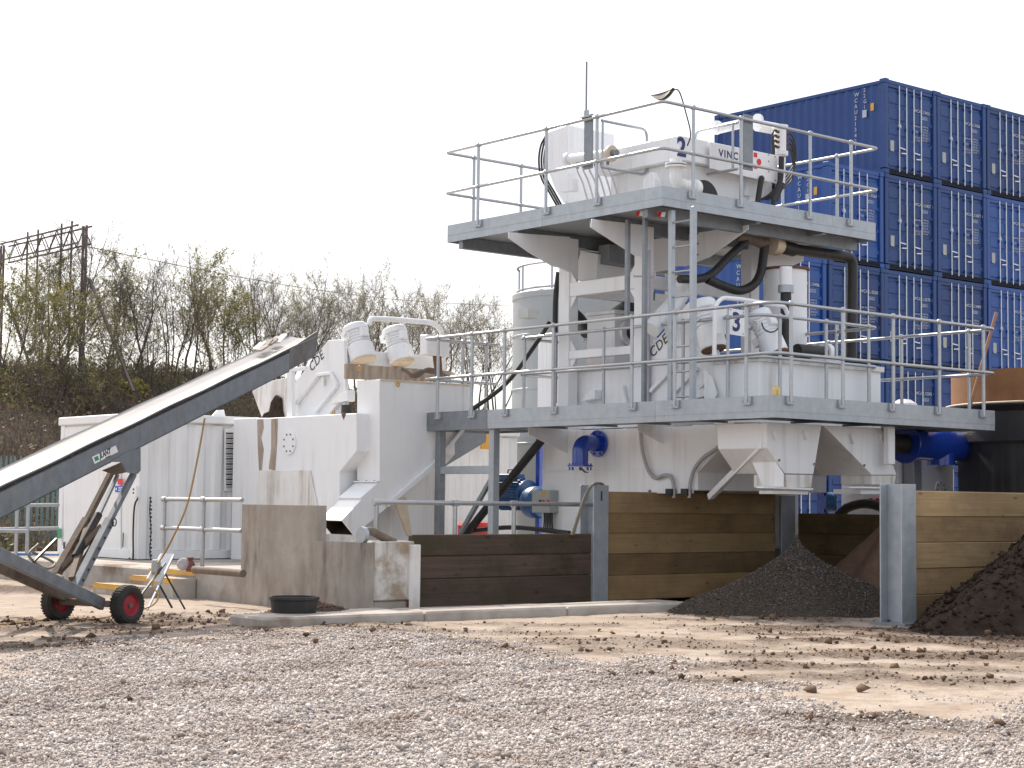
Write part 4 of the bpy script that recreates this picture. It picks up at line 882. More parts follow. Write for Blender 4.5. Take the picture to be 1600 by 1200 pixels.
# hopper hanging inside the tower
A = pz([(907, 391), (934, 397)], X=15.0); B = pz([(896, 438), (932, 437)], X=15.0)
g = G(); dx = 1.1
g.loft([A[0], A[1], A[1] + Vector((dx, 0, 0)), A[0] + Vector((dx, 0, 0))], [B[0], B[1], B[1] + Vector((dx * .8, 0, 0)), B[0] + Vector((dx * .8, 0, 0))]); o = g.obj('underpan_hopper', WHITE, bevel=.004); tag(o, 'white tapered hopper hanging inside the tower below the upper platform', 'hopper')
g = G(); g.box((15.05, yA0 - .25, 4.2), (16.3, yA0 - .05, 4.45)); o = g.obj('actuator_box', GALV_D, bevel=.01); tag(o, 'grey steel box under the upper platform beside the left column', 'box')
# small feed box standing on the lower level inside the tower
p0 = at(917, 543, X=15.05); p1 = at(960, 543, X=15.05); zt_ = at(940, 492, X=15.05).z
t = thing('feed_box', 'white lidded feed box between the tower columns', 'box', p0)
g = G(); g.box((15.05, p1.y, 2.3), (15.6, p0.y, zt_)); g.obj('body', WHITE, t, bevel=.006)
g = G(); g.box((15.03, p1.y - .02, zt_ + .001), (15.62, p0.y + .02, zt_ + .05)); g.obj('lid', WHITE, t, bevel=.006)
g = G(); c = at(985, 520, X=15.3); g.cyl(Vector((15.3, p1.y - .001, c.z)), Vector((15.3, p1.y - .05, c.z)), .17, n=20); g.obj('flange', WHITE, t)
g = G(); g.tube(fillet([(15.3, p1.y - .05, c.z), (15.3, p1.y - .3, c.z), (15.3, p1.y - .35, c.z + .5)], .2), .09, 12); g.obj('spout', BLACKR, t)
g = G(); g.tube(curve([at(895, 490, X=15.3), at(905, 500, X=15.25), at(918, 520, X=15.2)], 5), .09, 10); o = g.obj('black_hose', BLACKR); tag(o, 'thick black hose behind the left tower column', 'hose')
g = G(); g.cyl(at(965, 493, X=15.7), at(985, 480, X=15.7), .12, n=16); o = g.obj('black_coupling', BLACKR); tag(o, 'black pipe coupling above the white feed box', 'coupling')

# tank below the feed box (side plate seen behind the rails)
t = thing('underflow_tank', 'white open tank behind the rails between the tower columns', 'tank', (14.85, 15.3, 2.1))
ya, yb = at(889, 600, X=14.82).y, at(1000, 600, X=14.82).y; zt_ = at(940, 578, X=14.82).z
g = G(); g.box((14.82, yb, 2.08), (16.3, ya, zt_)); g.obj('body', WHITE, t, bevel=.006)
g = G(); g.box((14.78, yb - .02, zt_ + .001), (16.34, ya + .02, zt_ + .04)); g.obj('rusty_rim', RUST, t)
for px in (905, 985): plate('stiffener', [(px, 640), (px - 8, 640), (px - 8, 602)], (-.05, 0, 0), WHITE, t, X=14.818)
plate('mount', [(918, 628), (940, 624), (940, 610), (930, 612)], (-.12, 0, 0), WHITE, t, X=14.816)

# ---- vibrating screen number 3
def vib_motor(name, label, c, ax_, r=.15, Ln=.56, cap=CREAM, group='vibrator motors'):
    t = thing(name, label, 'motor', c, group); c = Vector(c); d = Vector(ax_).normalized(); a0 = c - d * Ln / 2
    g = G(); g.lathe([(r * .80, .19 * Ln), (r * .84, .2 * Ln), (r * .84, .56 * Ln), (r * .80, .57 * Ln)], a0, d, 20); b = g.obj('body', WHITE, t)
    g = G(); g.lathe([(r * .9, 0), (r, .02), (r * 1.02, .18 * Ln), (r * .92, .2 * Ln)], a0, d, 24); g.obj('top_cap', WHITE, t)
    g = G(); g.lathe([(r * .92, .56 * Ln), (r * 1.03, .6 * Ln), (r * 1.03, .98 * Ln), (r * .98, Ln)], a0, d, 24); e = g.obj('bottom_cap', WHITE, t)
    g = G(); g.lathe([(r * .97, Ln + .001), (r * .95, Ln + .012)], a0, d, 24); g.obj('end_cover', cap, e)
    for k in range(4):
        h = (.25 + .08 * k) * Ln; g = G(); g.lathe([(r * .85, h), (r * .93, h + .004), (r * .93, h + .012), (r * .85, h + .016)], a0, d, 20); g.obj('cooling_fin', WHITE, b)
    side = d.cross(Vector((1, 0, 0))).normalized(); side = side if side.y < 0 else -side
    q = a0 + d * (.32 * Ln) + side * r * .85; g = G(); g.bar(q - d * .06, q + d * .07, .12, .09, side); g.obj('terminal_box', WHITE, t, bevel=.01)
    q = a0 + d * (.34 * Ln) - Vector((1, 0, 0)) * r * .9; g = G(); g.tube([q + d * .055 * math.cos(i * .5) + Vector((-.02, 0, 0)) + side * .055 * math.sin(i * .5) for i in range(9)], .008, 6); g.obj('lifting_eye', WHITE, t)
    g = G()
    for s_ in (-1, 1): q = a0 + d * .4 * Ln - side * r * .8; g.bar(q + d * .12 * s_ - d * .05, q + d * .12 * s_ + d * .05, .26, .08, side)
    g.obj('mounting_feet', WHITE, t)
    return t
SX = 14.66
t = thing('vibrating_screen', 'white vibrating screen number 3 on the lower platform', 'screen', (SX, 13.6, 2.1))
plate('side_plate', [(1012, 634), (1012, 547), (1076, 472), (1100, 472), (1114, 520), (1130, 575), (1138, 634)], (.02, 0, 0), WHITE, t, X=SX)
g = G(); poly = pz([(1012, 634), (1012, 547), (1076, 472), (1100, 472), (1114, 520), (1130, 575), (1138, 634)], X=16.4); g.prism(poly, (.02, 0, 0)); 
me_y = [p.y for p in pz([(1012, 634), (1138, 634)], X=SX)]
for a, b in (((1016, 612), (1056, 570)), ((1046, 620), (1090, 575)), ((1078, 622), (1104, 594)), ((1100, 480), (1130, 600))):
    g = G(); g.bar(at(*a, X=SX - .022), at(*b, X=SX - .022), .05, .04, (1, 0, 0)); g.obj('rib', WHITE, t, bevel=.004)
text_mesh('CDE', .17, at(1019, 560, X=SX - .002), at(1043, 531, X=SX) - at(1018, 558, X=SX), Vector((0, 0, 1)) + Vector((0, .55, 0)), INKB, t, space=1.05)
plate('spring_mount', [(1090, 624), (1120, 618), (1120, 602), (1100, 610)], (-.1, 0, 0), WHITE, t, X=SX - .002)
g = G(); c = at(1106, 632, X=SX - .06); g.cyl(c - Vector((0, 0, .08)), c + Vector((0, 0, .03)), .06, n=14); g.obj('rubber_spring', BLACKR, t)
g = G(); g.box((SX + .021, 13.75, 2.62), (16.4, 13.95, 2.86)); g.obj('motor_bridge', RUST, t, bevel=.01)
g = G(); g.box((16.4, 13.4, 2.2), (16.42, 14.9, 2.95)); g.obj('side_plate', WHITE, t)
vib_motor('vibrator_motor', 'dusty white vibrator motor left of the number 3 plate', at(1106, 508, Y=13.90), (0, -.32, -.95), .155, .60, RUST)
vib_motor('vibrator_motor', 'dusty white vibrator motor right of the number 3 plate', at(1198, 520, Y=13.80), (.12, -.42, -.9), .150, .56, RUST)
# discharge box
t = thing('discharge_box', 'white discharge box with rusty rim behind the corner rails', 'box', (14.6, 13.1, 2.1))
zt_ = 2.80; g = G(); g.box((14.55, 13.06, 2.06), (16.72, 13.74, zt_)); g.obj('body', WHITE, t, bevel=.008)
for a, b in (((14.52, 13.03), (16.75, 13.059)), ((14.52, 13.0595), (14.549, 13.76)), ((16.721, 13.0595), (16.75, 13.76))):
    g = G(); g.box((*a, zt_ - .05), (*b, zt_ + .012)); g.obj('rim', WHITE_D, t, bevel=.004)
plate('end_gusset', [(1100, 575), (1112, 590), (1120, 615), (1112, 634), (1100, 634)], (.02, 0, 0), WHITE, t, X=14.50)
# number 3 plate and guard bar
YS = 13.50; t = thing('number_plate', 'white plate with a blue number 3 above the discharge box', 'sign', at(1140, 525, Y=YS))
plate('panel', [(1139, 481), (1164, 485), (1164, 526), (1139, 522)], (0, .004, 0), SIGNW, t, Y=YS)
plate('side_panel', [(1116, 480), (1137, 481), (1137, 523), (1119, 521)], (0, .004, 0), WHITE, t, Y=YS + .02)
text_mesh('3', .30, at(1143.5, 516, Y=YS), (1, 0, 0), (0, 0, 1), INK, t, bold=.008)
bolts(t, [at(x, y, Y=YS - .002) for x, y in ((1141.5, 484), (1161.5, 488), (1161, 522))], (0, -1, 0), .007, .006)
g = G(); g.tube(fillet(pz([(1116, 556), (1117, 478), (1128, 465), (1160, 468), (1226, 479), (1231, 492)], Y=13.45), .08), .026, 10); o = g.obj('guard_bar', WHITE); tag(o, 'bent white tube guard over the number 3 plate', 'guard')
g = G(); g.tube(curve(pz([(1190, 504), (1194, 514), (1204, 519), (1214, 515), (1222, 503), (1228, 498)], Y=13.6), 5), .009, 6); o = g.obj('motor_cable', BLACKR); tag(o, 'thin black cable looping below the guard bar', 'cable')
g = G(); g.cyl(at(1245, 548, Y=13.9), at(1290, 552, Y=13.9), .085, n=14); o = g.obj('black_pipe', BLACKR); tag(o, 'short black pipe behind the discharge box', 'pipe')
g = G(); g.cyl(at(1287, 551, Y=13.9), at(1294, 552, Y=13.9), .12, n=16); g.obj('flange', WHITE, o)

# ---- pipes on the tower
YP = 14.70
g = G(); g.tube(curve(pz([(1068, 438), (1066, 455), (1052, 476), (1034, 496), (1018, 515)], Y=14.62), 6), .105, 14); o = g.obj('slurry_pipe', WHITE); tag(o, 'white bent slurry pipe running down behind the ladder', 'pipe')
g = G(); c = at(1068, 437, Y=14.62); g.cyl(c, c + Vector((0, 0, .03)), .15, n=18); g.obj('flange', CREAM, o)
c = at(1066, 431, Y=14.62); g = G(); g.cyl(c + Vector((0, 0, .02)), c + Vector((0, 0, .10)), .13, n=18); o = g.obj('pinch_valve', BLUEP); tag(o, 'small blue valve body behind the ladder', 'valve')
t = thing('handwheel', 'grey valve handwheel on a thin spindle beside the tower column', 'handwheel', at(1023, 432, Y=14.45)); c = at(1023, 432, Y=14.45)
g = G(); rr = .085; A = Vector((.75, -.66, 0)).normalized(); sd = Vector((.66, .75, 0)); g.tube([c + (sd * math.cos(i * math.pi / 10) + Vector((0, 0, 1)) * math.sin(i * math.pi / 10)) * rr for i in range(20)], .008, 6, closed=True); g.obj('rim', LILAC, t)
for k in range(3): a = k * math.pi / 3 + .4; v = (sd * math.cos(a) + Vector((0, 0, 1)) * math.sin(a)) * rr; g = G(); g.cyl(c - v, c + v, .006, n=6); g.obj('spoke', LILAC, t)
g = G(); g.cyl(c, c - A * .25, .012, n=8); g.obj('spindle', LILAC, t)
g = G(); g.cyl((14.62, yB0 - .05, 2.1), (14.62, yB0 - .05, 4.2), .026, n=10); o = g.obj('lilac_pipe', LILAC); tag(o, 'slim pale lilac pipe running down the right tower column', 'pipe')
YH = 14.35
g = G(); g.tube(curve(pz([(1062, 436), (1090, 436), (1112, 428), (1140, 400), (1166, 377)], Y=YH), 6), .052, 10); o = g.obj('black_branch_hose', BLACKR); tag(o, 'straight black hose branch rising to the rusty elbow', 'hose')
g = G(); g.tube(curve(pz([(1105, 436), (1130, 447), (1155, 454), (1176, 446), (1188, 428), (1193, 400), (1195, 380)], Y=YH), 6), .056, 10); o = g.obj('black_loop_hose', BLACKR); tag(o, 'black hose looping down and up below the upper platform', 'hose')
g = G(); g.tube(curve(pz([(1150, 366), (1175, 372), (1195, 380)], Y=YH + .02), 5), .085, 12); o = g.obj('rusty_elbow', MUDSTEEL); tag(o, 'rusty pipe elbow under the upper platform', 'pipe')
t = thing('black_feed_pipe', 'black plastic feed pipe dropping past the blue containers', 'pipe', at(1213, 383, Y=YH))
g = G(); a = at(1205, 382, Y=YH); b = at(1214, 384, Y=YH); g.cyl(a, b, .125, n=20); g.cyl(b, at(1219, 385, Y=YH), .10, n=20); g.obj('flange', CREAM, t)
g = G(); g.cyl(at(1219, 385, Y=YH), at(1240, 390, Y=YH), .088, n=14); g.obj('coupling', BLACKR, t)
g = G(); pts = pz([(1236, 389), (1300, 398)], Y=YH) + [at(1332, 402, Y=YH), at(1330, 560, Y=YH)]; g.tube(fillet(pts, .14, 6), .07, 14); g.obj('run', BLACKR, t)
# white cylinder tank with hose in front
c = at(1227, 420, D=21.7); t = thing('standpipe_tank', 'narrow white standpipe tank with rusty rim right of the tower', 'tank', (c.x, c.y, 2.1))
g = G(); g.cyl((c.x, c.y, 2.06), (c.x, c.y, c.z), .27, n=32); g.obj('shell', WHITE, t)
g = G(); g.lathe([(.272, 0), (.30, .005), (.30, .03), (.272, .035)], (c.x, c.y, c.z - .03), (0, 0, 1), 32); g.obj('rim', RUST, t)
p = at(1228, 430, D=20.9); g = G(); g.cyl((p.x, p.y, p.z + .1), (p.x, p.y, at(1228, 448, D=20.9).z), .075, n=14); t2 = g.obj('hose_stub', WHITE, t)
z_ = at(1228, 446, D=20.9).z; g = G(); g.cyl((p.x, p.y, z_), (p.x, p.y, z_ - .09), .095, n=16); g.obj('clamp', GALV, t2)
g = G(); g.cyl((p.x, p.y, z_ - .09), (p.x, p.y, 2.3), .065, n=14); g.obj('black_hose', BLACKR, t2)

# ---------------------------------------------------------------- machine on the upper platform
t = thing('feed_tank', 'white round-bottomed feed tank at the left of the upper platform', 'tank', (14.75, 15.8, UF))
plate('body', [(851, 206), (886, 194), (886, 318), (880, 318), (865, 294), (854, 264)], (.85, 0, 0), WHITE, t, X=14.7, bevel=.02)
g = G()
for k, (x0, x1) in enumerate(((853, 842), (855, 846), (857, 850))):
    g.tube(curve(pz([(x0, 212), (x1 + 3, 228), (x1, 252), (x1 + 4, 278), (x1 + 16, 300), (x1 + 34, 332)], X=14.8 + .05 * k), 6), .014, 8)
o = g.obj('black_hoses', BLACKR); tag(o, 'bundle of thin black hoses arching down beside the feed tank', 'hoses')
XM = 14.28; a = at(888, 249, X=XM); b = at(955, 240, X=XM); t = thing('manifold_pipe', 'white manifold pipe with flanged ends behind the left rail', 'pipe', a); d = (b - a).normalized()
g = G(); g.cyl(a, b, .062, n=16); g.obj('barrel', WHITE, t)
for q, r_ in ((a, .085), (b, .10)): g = G(); g.cyl(q - d * .02, q + d * .025, r_, n=20); g.obj('flange', CREAM if q is b else WHITE, t)
g = G(); g.cyl(b + d * .026, b + d * .1, .045, n=12); g.obj('stub', GALV_D, t)
for k in range(6):
    p = a.lerp(b, .22 + .14 * k); g = G(); g.tube(curve([p - Vector((0, 0, .05)), p - Vector((0, 0, .16)), p + Vector((.06, -.03, -.30)), p + Vector((.12, -.07, -.55))], 5), .011, 8); g.obj('feed_hose', HOSEW, t)
    g = G(); g.cyl(p - Vector((0, 0, .055)), p - Vector((0, 0, .13)), .02, n=8); g.obj('hose_fitting', GALV_D, t)
for px in (875, 1003):
    o = plate('mounting_foot', [(px, 300), (px + 20, 298), (px + 20, 279), (px + 14, 268), (px + 2, 281)], (.1, 0, 0), WHITE, None, X=14.3); tag(o, 'white folded mounting foot on the upper platform edge, %s' % ('below the feed tank' if px < 900 else 'left of the pipe elbow'), 'bracket')
XB = 14.46; t = thing('upper_screen', 'white screen housing marked 2 with a logo panel on the upper platform', 'screen', (XB, 14.2, UF))
ct = at(1060, 211, X=XB); cb = at(1060, 249, X=XB); yl_ = at(935, 225, X=XB).y; YB = ct.y
g = G(); g.box((XB, YB, cb.z), (at(1214, 250, Y=YB).x, yl_, ct.z)); g.obj('upper_band', WHITE, t, bevel=.008)
g = G(); g.box((XB + .12, YB + .10, UF + .003), (at(1172, 280, Y=YB + .1).x, yl_ - .1, cb.z - .001)); g.obj('body', WHITE, t, bevel=.008)
text_mesh('2', .31, at(1057.5, 242, Y=YB - .004), (1, 0, 0), (0, 0, 1), INK, t, bold=.010)

YL = YB - .07
o = plate('logo_panel', [(1110, 222), (1215, 243), (1215, 287), (1110, 263)], (0, .02, 0), SIGNW, t, Y=YL)
text_mesh('VINCI', .125, at(1123, 244, Y=YL), (1, 0, 0), (0, 0, .9), INK, o, bold=.003, space=1.25)
plate('red_mark', [(1178, 238), (1183, 239), (1183, 246), (1178, 245)], (0, -.002, 0), INKR, o, bevel=0, Y=YL - .003)
c = at(1186, 253, Y=YL - .002); g = G(); g.cyl(c, c + Vector((0, -.002, 0)), .04, n=18); g.obj('red_dot', INKR, o)
plate('red_mark', [(1178, 257), (1183, 258), (1183, 264), (1178, 263)], (0, -.002, 0), INKR, o, bevel=0, Y=YL - .003)
bolts(o, [at(x, y, Y=YL - .002) for x, y in ((1201, 242), (1201, 252), (1201, 268), (1211, 245), (1211, 282))], (0, -1, 0), .009, .006)
plate('end_chute', [(1170, 262), (1212, 276), (1206, 310), (1165, 305)], (0, .3, 0), WHITE, t, Y=YB + .05)
g = G(); g.cyl(at(1116, 203, Y=YB + .3), at(1160, 193, Y=YB + .3), .06, n=14); g.obj('spray_pipe', WHITE, t)
for px, py in ((1118, 199), (1182, 188)): c = at(px, py, Y=YB + .3); g = G(); g.cyl(c, c + Vector((.04, .0, 0)), .085, n=16); g.obj('flange', WHITE, t)
g = G(); g.cyl(at(1183, 196, Y=YB + .4), at(1220, 203, Y=YB + .4), .075, n=14); g.obj('spray_pipe', WHITE, t)
# elbow pipe
t = thing('pipe_elbow', 'white flanged pipe elbow at the upper platform corner', 'pipe', at(1056, 262, Y=14.02)); YE = 14.02
a = at(1056, 248, Y=YE); b = at(1056, 262, Y=YE); g = G(); g.tube(fillet([a, b, at(1056, 286, Y=YE), at(1082, 294, Y=YE)], .16, 7), .072, 14); g.obj('bend', WHITE, t)
for z in (.0, .035): g = G(); g.cyl(b + Vector((0, 0, z)), b + Vector((0, 0, z + .018)), .125, n=20); g.obj('flange', WHITE, t)
g = G(); g.cyl(at(1081, 294, Y=YE), at(1088, 296, Y=YE), .11, n=18); g.obj('flange', WHITE, t)
c = at(1098, 312, Y=14.15); g = G(); g.lathe([(.23, 0), (.23, .04)], c, (0, -1, 0), 24); o = g.obj('drive_guard', BLACKR); tag(o, 'black round drive guard behind the upper platform edge', 'guard')
# distributor with black hoses
c = at(1219, 243, Y=14.35); t = thing('hose_distributor', 'white flanged distributor with black hoses curving both ways', 'distributor', c)
g = G(); g.lathe([(.05, -.12), (.05, 0), (.10, .0), (.10, .05), (.075, .06), (.075, .33), (.10, .34), (.10, .38)], c, (0, 0, 1), 20); g.obj('barrel', WHITE, t)
for k in range(4):
    for s_ in (-1, 1):
        z = c.z + .09 + .065 * k; p = Vector((c.x + s_ * .07, c.y - .03, z)); q = Vector((c.x + s_ * (.17 + .012 * k), c.y - .05, z - .08))
        e = [p, p + Vector((s_ * .07, 0, .01)), q, q + Vector((0, 0, -.3))] + ([at(1215 - 3 * k, 300, Y=14.2), at(1200 - 4 * k, 312, Y=14.2)] if s_ > 0 else [Vector((q.x + .0, q.y, UF + .2))])
        g = G(); g.tube(curve(e, 5), .013, 7); g.obj('hose', BLACKR, t)
        g = G(); g.cyl(p - Vector((s_ * .01, 0, 0)), p + Vector((s_ * .04, 0, 0)), .018, n=8); g.obj('fitting', RUST, t)
for k, (x0, x1) in enumerate(((1221, 1208), (1191, 1184), (1226, 1214))):
    g = G(); g.tube(curve(pz([(x0, 245 if k != 1 else 278), (x0 - 2, 282), (x1, 314)], Y=14.10 + .05 * k), 5), .035 if k < 2 else .02, 9); g.obj('down_hose', BLACKR, t)
o = plate('side_flange', [(1224, 245), (1228, 246), (1227, 286), (1218, 284)], (0, .01, 0), SIGNW, None, Y=14.1); tag(o, 'narrow white drilled strip right of the logo panel', 'strip')

# ---------------------------------------------------------------- sump tank under the lower platform
t = thing('sump_tank', 'big white sump tank under the lower platform', 'tank', (TX, 14.1, 0))
pol = pz([(848, 666), (1133, 664), (1133, 692), (1090, 738)], X=TX); pol = [Vector((p.x, p.y, min(p.z, 2.055))) for p in pol]; pol[0].z = 2.055; pol[1].z = 2.055
pol += [Vector((TX, pol[3].y, 1.31)), Vector((TX, 14.86, 1.31)), Vector((TX, 14.86, .05)), Vector((TX, pol[0].y, .05))]
g = G(); g.prism(pol, (2.3, 0, 0)); g.obj('shell', WHITE, t, bevel=.006)
plate('panel', [(848, 737), (919, 736), (907, 800), (848, 800)], (-.004, 0, 0), WHITE, t, bevel=0, X=TX - .001)
plate('panel', [(1007, 734), (1084, 733), (1084, 771), (1019, 771)], (-.004, 0, 0), WHITE, t, bevel=0, X=TX - .001)
g = G(); g.box((TX - .012, pol[3].y + .05, at(960, 735, X=TX).z), (TX - .001, pol[0].y, at(960, 733.5, X=TX).z)); g.obj('weld_strip', WHITE, t)
o = plate('bracket', [(826, 667), (909, 668), (909, 712), (888, 709), (826, 679)], (0, .015, 0), WHITE, t, Y=16.30)
o = plate('bracket', [(997, 659), (1084, 664), (1084, 713), (1072, 712), (997, 673)], (0, .015, 0), WHITE, t, Y=14.60)
bolts(o, [at(1080, y, Y=14.598) for y in (672, 690, 707)], (0, -1, 0))
plate('end_plate', [(1082, 664), (1133, 664), (1133, 692), (1087, 738), (1082, 712)], (-.006, 0, 0), WHITE, t, bevel=0, X=TX - .001)
# blue elbow
c = at(935, 693, X=TX - .02); t = thing('blue_elbow', 'glossy blue flanged pipe elbow on the sump tank, open end down', 'pipe', c)
g = G(); g.tube(fillet([c, c + Vector((-.30, 0, 0)), c + Vector((-.30, 0, -.27))], .2, 8), .10, 20); g.obj('bend', BLUEP, t)
g = G(); g.cyl(c + Vector((.002, 0, 0)), c + Vector((-.028, 0, 0)), .165, n=28); f_ = g.obj('rear_flange', BLUEP, t, bevel=.003)
bolts(f_, [c + Vector((-.028, .135 * math.cos(k * math.pi / 4 + .4), .135 * math.sin(k * math.pi / 4 + .4))) for k in range(8)], (-1, 0, 0), .014, .018, BLUEP)
q = c + Vector((-.30, 0, -.27)); g = G(); g.cyl(q, q + Vector((0, 0, -.022)), .155, n=28); f_ = g.obj('front_flange', BLUEP, t)
for k in range(8): p = q + Vector((.13 * math.cos(k * math.pi / 4), .13 * math.sin(k * math.pi / 4), .02)); g = G(); g.cyl(p, p - Vector((0, 0, .085)), .011, n=6); g.obj('bolt', BLUEP, f_)
g = G(); g.cyl(q - Vector((0, 0, .022)), q - Vector((0, 0, .026)), .152, n=28); g.obj('gasket', SIGNW, t)
g = G(); g.bar(q + Vector((0, 0, -.03)), q + Vector((.03, -.06, -.09)), .02, .02); g.bar(q + Vector((.03, -.06, -.09)), q + Vector((.0, -.14, -.09)), .018, .012); g.obj('tap', RUST, t)
# conduits on the tank wall
for k, pts in enumerate(([(1001, 675), (1004, 705), (1013, 735), (1024, 747), (1036, 743), (1046, 744), (1052, 756), (1053, 778)], [(1136, 688), (1118, 702), (1098, 716), (1084, 735), (1078, 758), (1077, 778)])):
    g = G(); g.tube(curve(pz(pts, X=TX - .05), 6), .022, 10); o = g.obj('conduit', GREYC); tag(o, ('grey flexible conduit bending in an S on the sump tank', 'grey flexible conduit sweeping down from the tank corner')[k], 'conduit', 'conduits on the sump tank')
    p = at(pts[-1][0] - 5, 769, X=TX - .06); g = G(); g.box(p - Vector((.04, .05, .04)), p + Vector((.04, .05, .04))); g.obj('gland_box', BLACKR, o)
# discharge chutes
def chute(name, label, outline, neck, collar, Yc=12.45, dep=.72):
    t = thing(name, label, 'chute', at(*outline[0], Y=Yc), 'discharge chutes over the bay')
    o = plate('front_plate', outline, (0, dep, 0), WHITE, t, Y=Yc, bevel=.005)
    plate('neck', neck, (0, dep * .62, 0), WHITE_D, t, Y=Yc + .012, bevel=.004)
    plate('lip', collar[0], (0, .10, 0), WHITE, t, Y=Yc - .02, bevel=.003)
    plate('collar', collar[1], (0, dep * .55, 0), WHITE, t, Y=Yc + .03, bevel=.003)
    return t, o
t, o = chute('discharge_chute', 'white discharge chute pointing straight down over the dark gravel heap', [(1197, 660), (1284, 664), (1271, 741), (1226, 740), (1199, 700)], [(1226, 741), (1270, 742), (1268, 762), (1226, 762)], ([(1193, 760), (1271, 763), (1271, 766), (1193, 763)], [(1229, 766.5), (1263, 767), (1263, 773), (1229, 772)]))
plate('side_wing', [(1146, 660), (1192, 660), (1197, 700), (1224, 741), (1224, 761), (1192, 760)], (.015, 0, 0), WHITE, t, X=14.16)
bolts(o, [at(x, y, Y=12.445) for x, y in ((1217, 719), (1272, 725))], (0, -1, 0))
for x in (1206, 1254): plate('lug', [(x, 673), (x + 4, 673), (x + 7, 686), (x + 4, 687)], (0, -.03, 0), WHITE, o, bevel=0, Y=12.445)
t, o = chute('discharge_chute', 'white discharge chute slanting right over the reddish sand heap', [(1287, 665), (1377, 669), (1401, 742), (1362, 742)], [(1362, 743), (1400, 743), (1398, 757), (1362, 757)], ([(1327, 760), (1398, 761), (1398, 764), (1327, 763)], [(1345, 764.5), (1390, 765), (1390, 772), (1345, 772)]))
bolts(o, [at(x, y, Y=12.445) for x, y in ((1350, 727), (1396, 725))], (0, -1, 0))
for x in (1327, 1372): plate('lug', [(x, 678), (x + 4, 678), (x + 7, 692), (x + 4, 693)], (0, -.03, 0), WHITE, o, bevel=0, Y=12.445)
g = G(); a, b = pz([(1190, 662), (1189, 697)], X=14.02); c = at(1110, 776, X=14.62); g.bar(a, b + Vector((0, 0, -.03)), .07, .07, (1, 0, 0)); g.bar(b, c, .07, .07, (1, 0, 0)); o = g.obj('strut', WHITE, bevel=.004); tag(o, 'bent white strut propping the platform beside the left chute', 'strut')
g = G(); lx = at(1422, 740, Y=13.62).x; g.box((lx - .08, 13.5, .02), (lx + .08, 13.66, 2.05)); o = g.obj('platform_leg', GALV, bevel=.004); tag(o, 'galvanised leg under the right part of the lower platform', 'leg')
g = G(); p0 = at(1393, 672, Y=12.3); g.box((p0.x - .05, 12.3, 1.62), (p0.x + .07, 12.38, 2.055)); o = g.obj('hanger', WHITE, bevel=.01); tag(o, 'white hanger bracket beside the right chute', 'bracket')
# ---------------------------------------------------------------- first screen, tank and chute on the plinth
T1 = 12.75
t = thing('settling_tank', 'white mud-stained tank behind the concrete bund wall', 'tank', (T1, 18.5, .3))
o = plate('shell', [(400, 654), (557, 645.6), (557, 705), (530, 738), (530, 835), (402, 835)], (1.6, 0, 0), WHITE, t, X=T1, bevel=.008)
c = at(453, 692, X=T1); g = G(); g.cyl(c + Vector((.001, 0, 0)), c + Vector((-.02, 0, 0)), .16, n=28); f_ = g.obj('blank_flange', SIGNW, t, bevel=.003)
bolts(f_, [c + Vector((-.02, .12 * math.cos(k * math.pi / 4 + .39), .12 * math.sin(k * math.pi / 4 + .39))) for k in range(8)], (-1, 0, 0), .013, .012)
plate('sloping_panel', [(406, 735), (486, 735), (497, 790), (404, 790)], (-.02, 0, 0), WHITE_D, t, X=T1 - .002)
plate('mud_run', [(402, 655), (411, 655), (412, 668), (408, 684), (412, 702), (409, 735), (405, 735), (403, 700)], (-.003, 0, 0), STAIN, t, bevel=0, X=T1 - .002)
plate('mud_run', [(424, 655), (434, 654), (433, 690), (430, 735), (420, 733), (424, 700)], (-.003, 0, 0), STAIN, t, bevel=0, X=T1 - .002)
plate('rust_run', [(533, 646), (541, 645.6), (537, 656)], (-.002, 0, 0), RUST, t, bevel=0, X=T1 - .002)
y0, y1 = at(402, 750, X=T1 + .02).y, at(363, 750, X=T1 + .02).y
g = G(); g.box((T1 + .02, y0 + .002, .30), (T1 + 1., min(y1, 21.46), at(385, 653, X=T1).z)); o = g.obj('end_compartment', WHITE_C, bevel=.008); tag(o, 'plain white end compartment left of the stained tank', 'tank')
# mud-caked feed hopper below the conveyor head
t = thing('feed_hopper', 'mud-caked white feed hopper below the conveyor head', 'hopper', at(425, 655, X=13.0))
plate('front_plate', [(394, 612), (400, 600), (448, 590), (448, 654), (410, 655)], (.02, 0, 0), WHITE_D, t, X=12.98)
plate('side_plate', [(394, 612), (400, 600), (448, 590), (448, 654), (410, 655)], (.02, 0, 0), WHITE_D, t, X=13.9)
plate('mud_cake', [(411, 654), (416, 646), (424, 643), (427, 628), (434, 617), (442, 622), (443, 640), (446, 654)], (-.05, 0, 0), MUD, t, X=12.978, bevel=.015)
plate('frame_upright', [(448, 577), (456, 576), (456, 652), (448, 653)], (.06, 0, 0), WHITE, t, X=12.88)
plate('frame_top', [(448, 576), (476, 572), (476, 577.5), (448, 581.5)], (.06, 0, 0), WHITE, t, X=12.879)
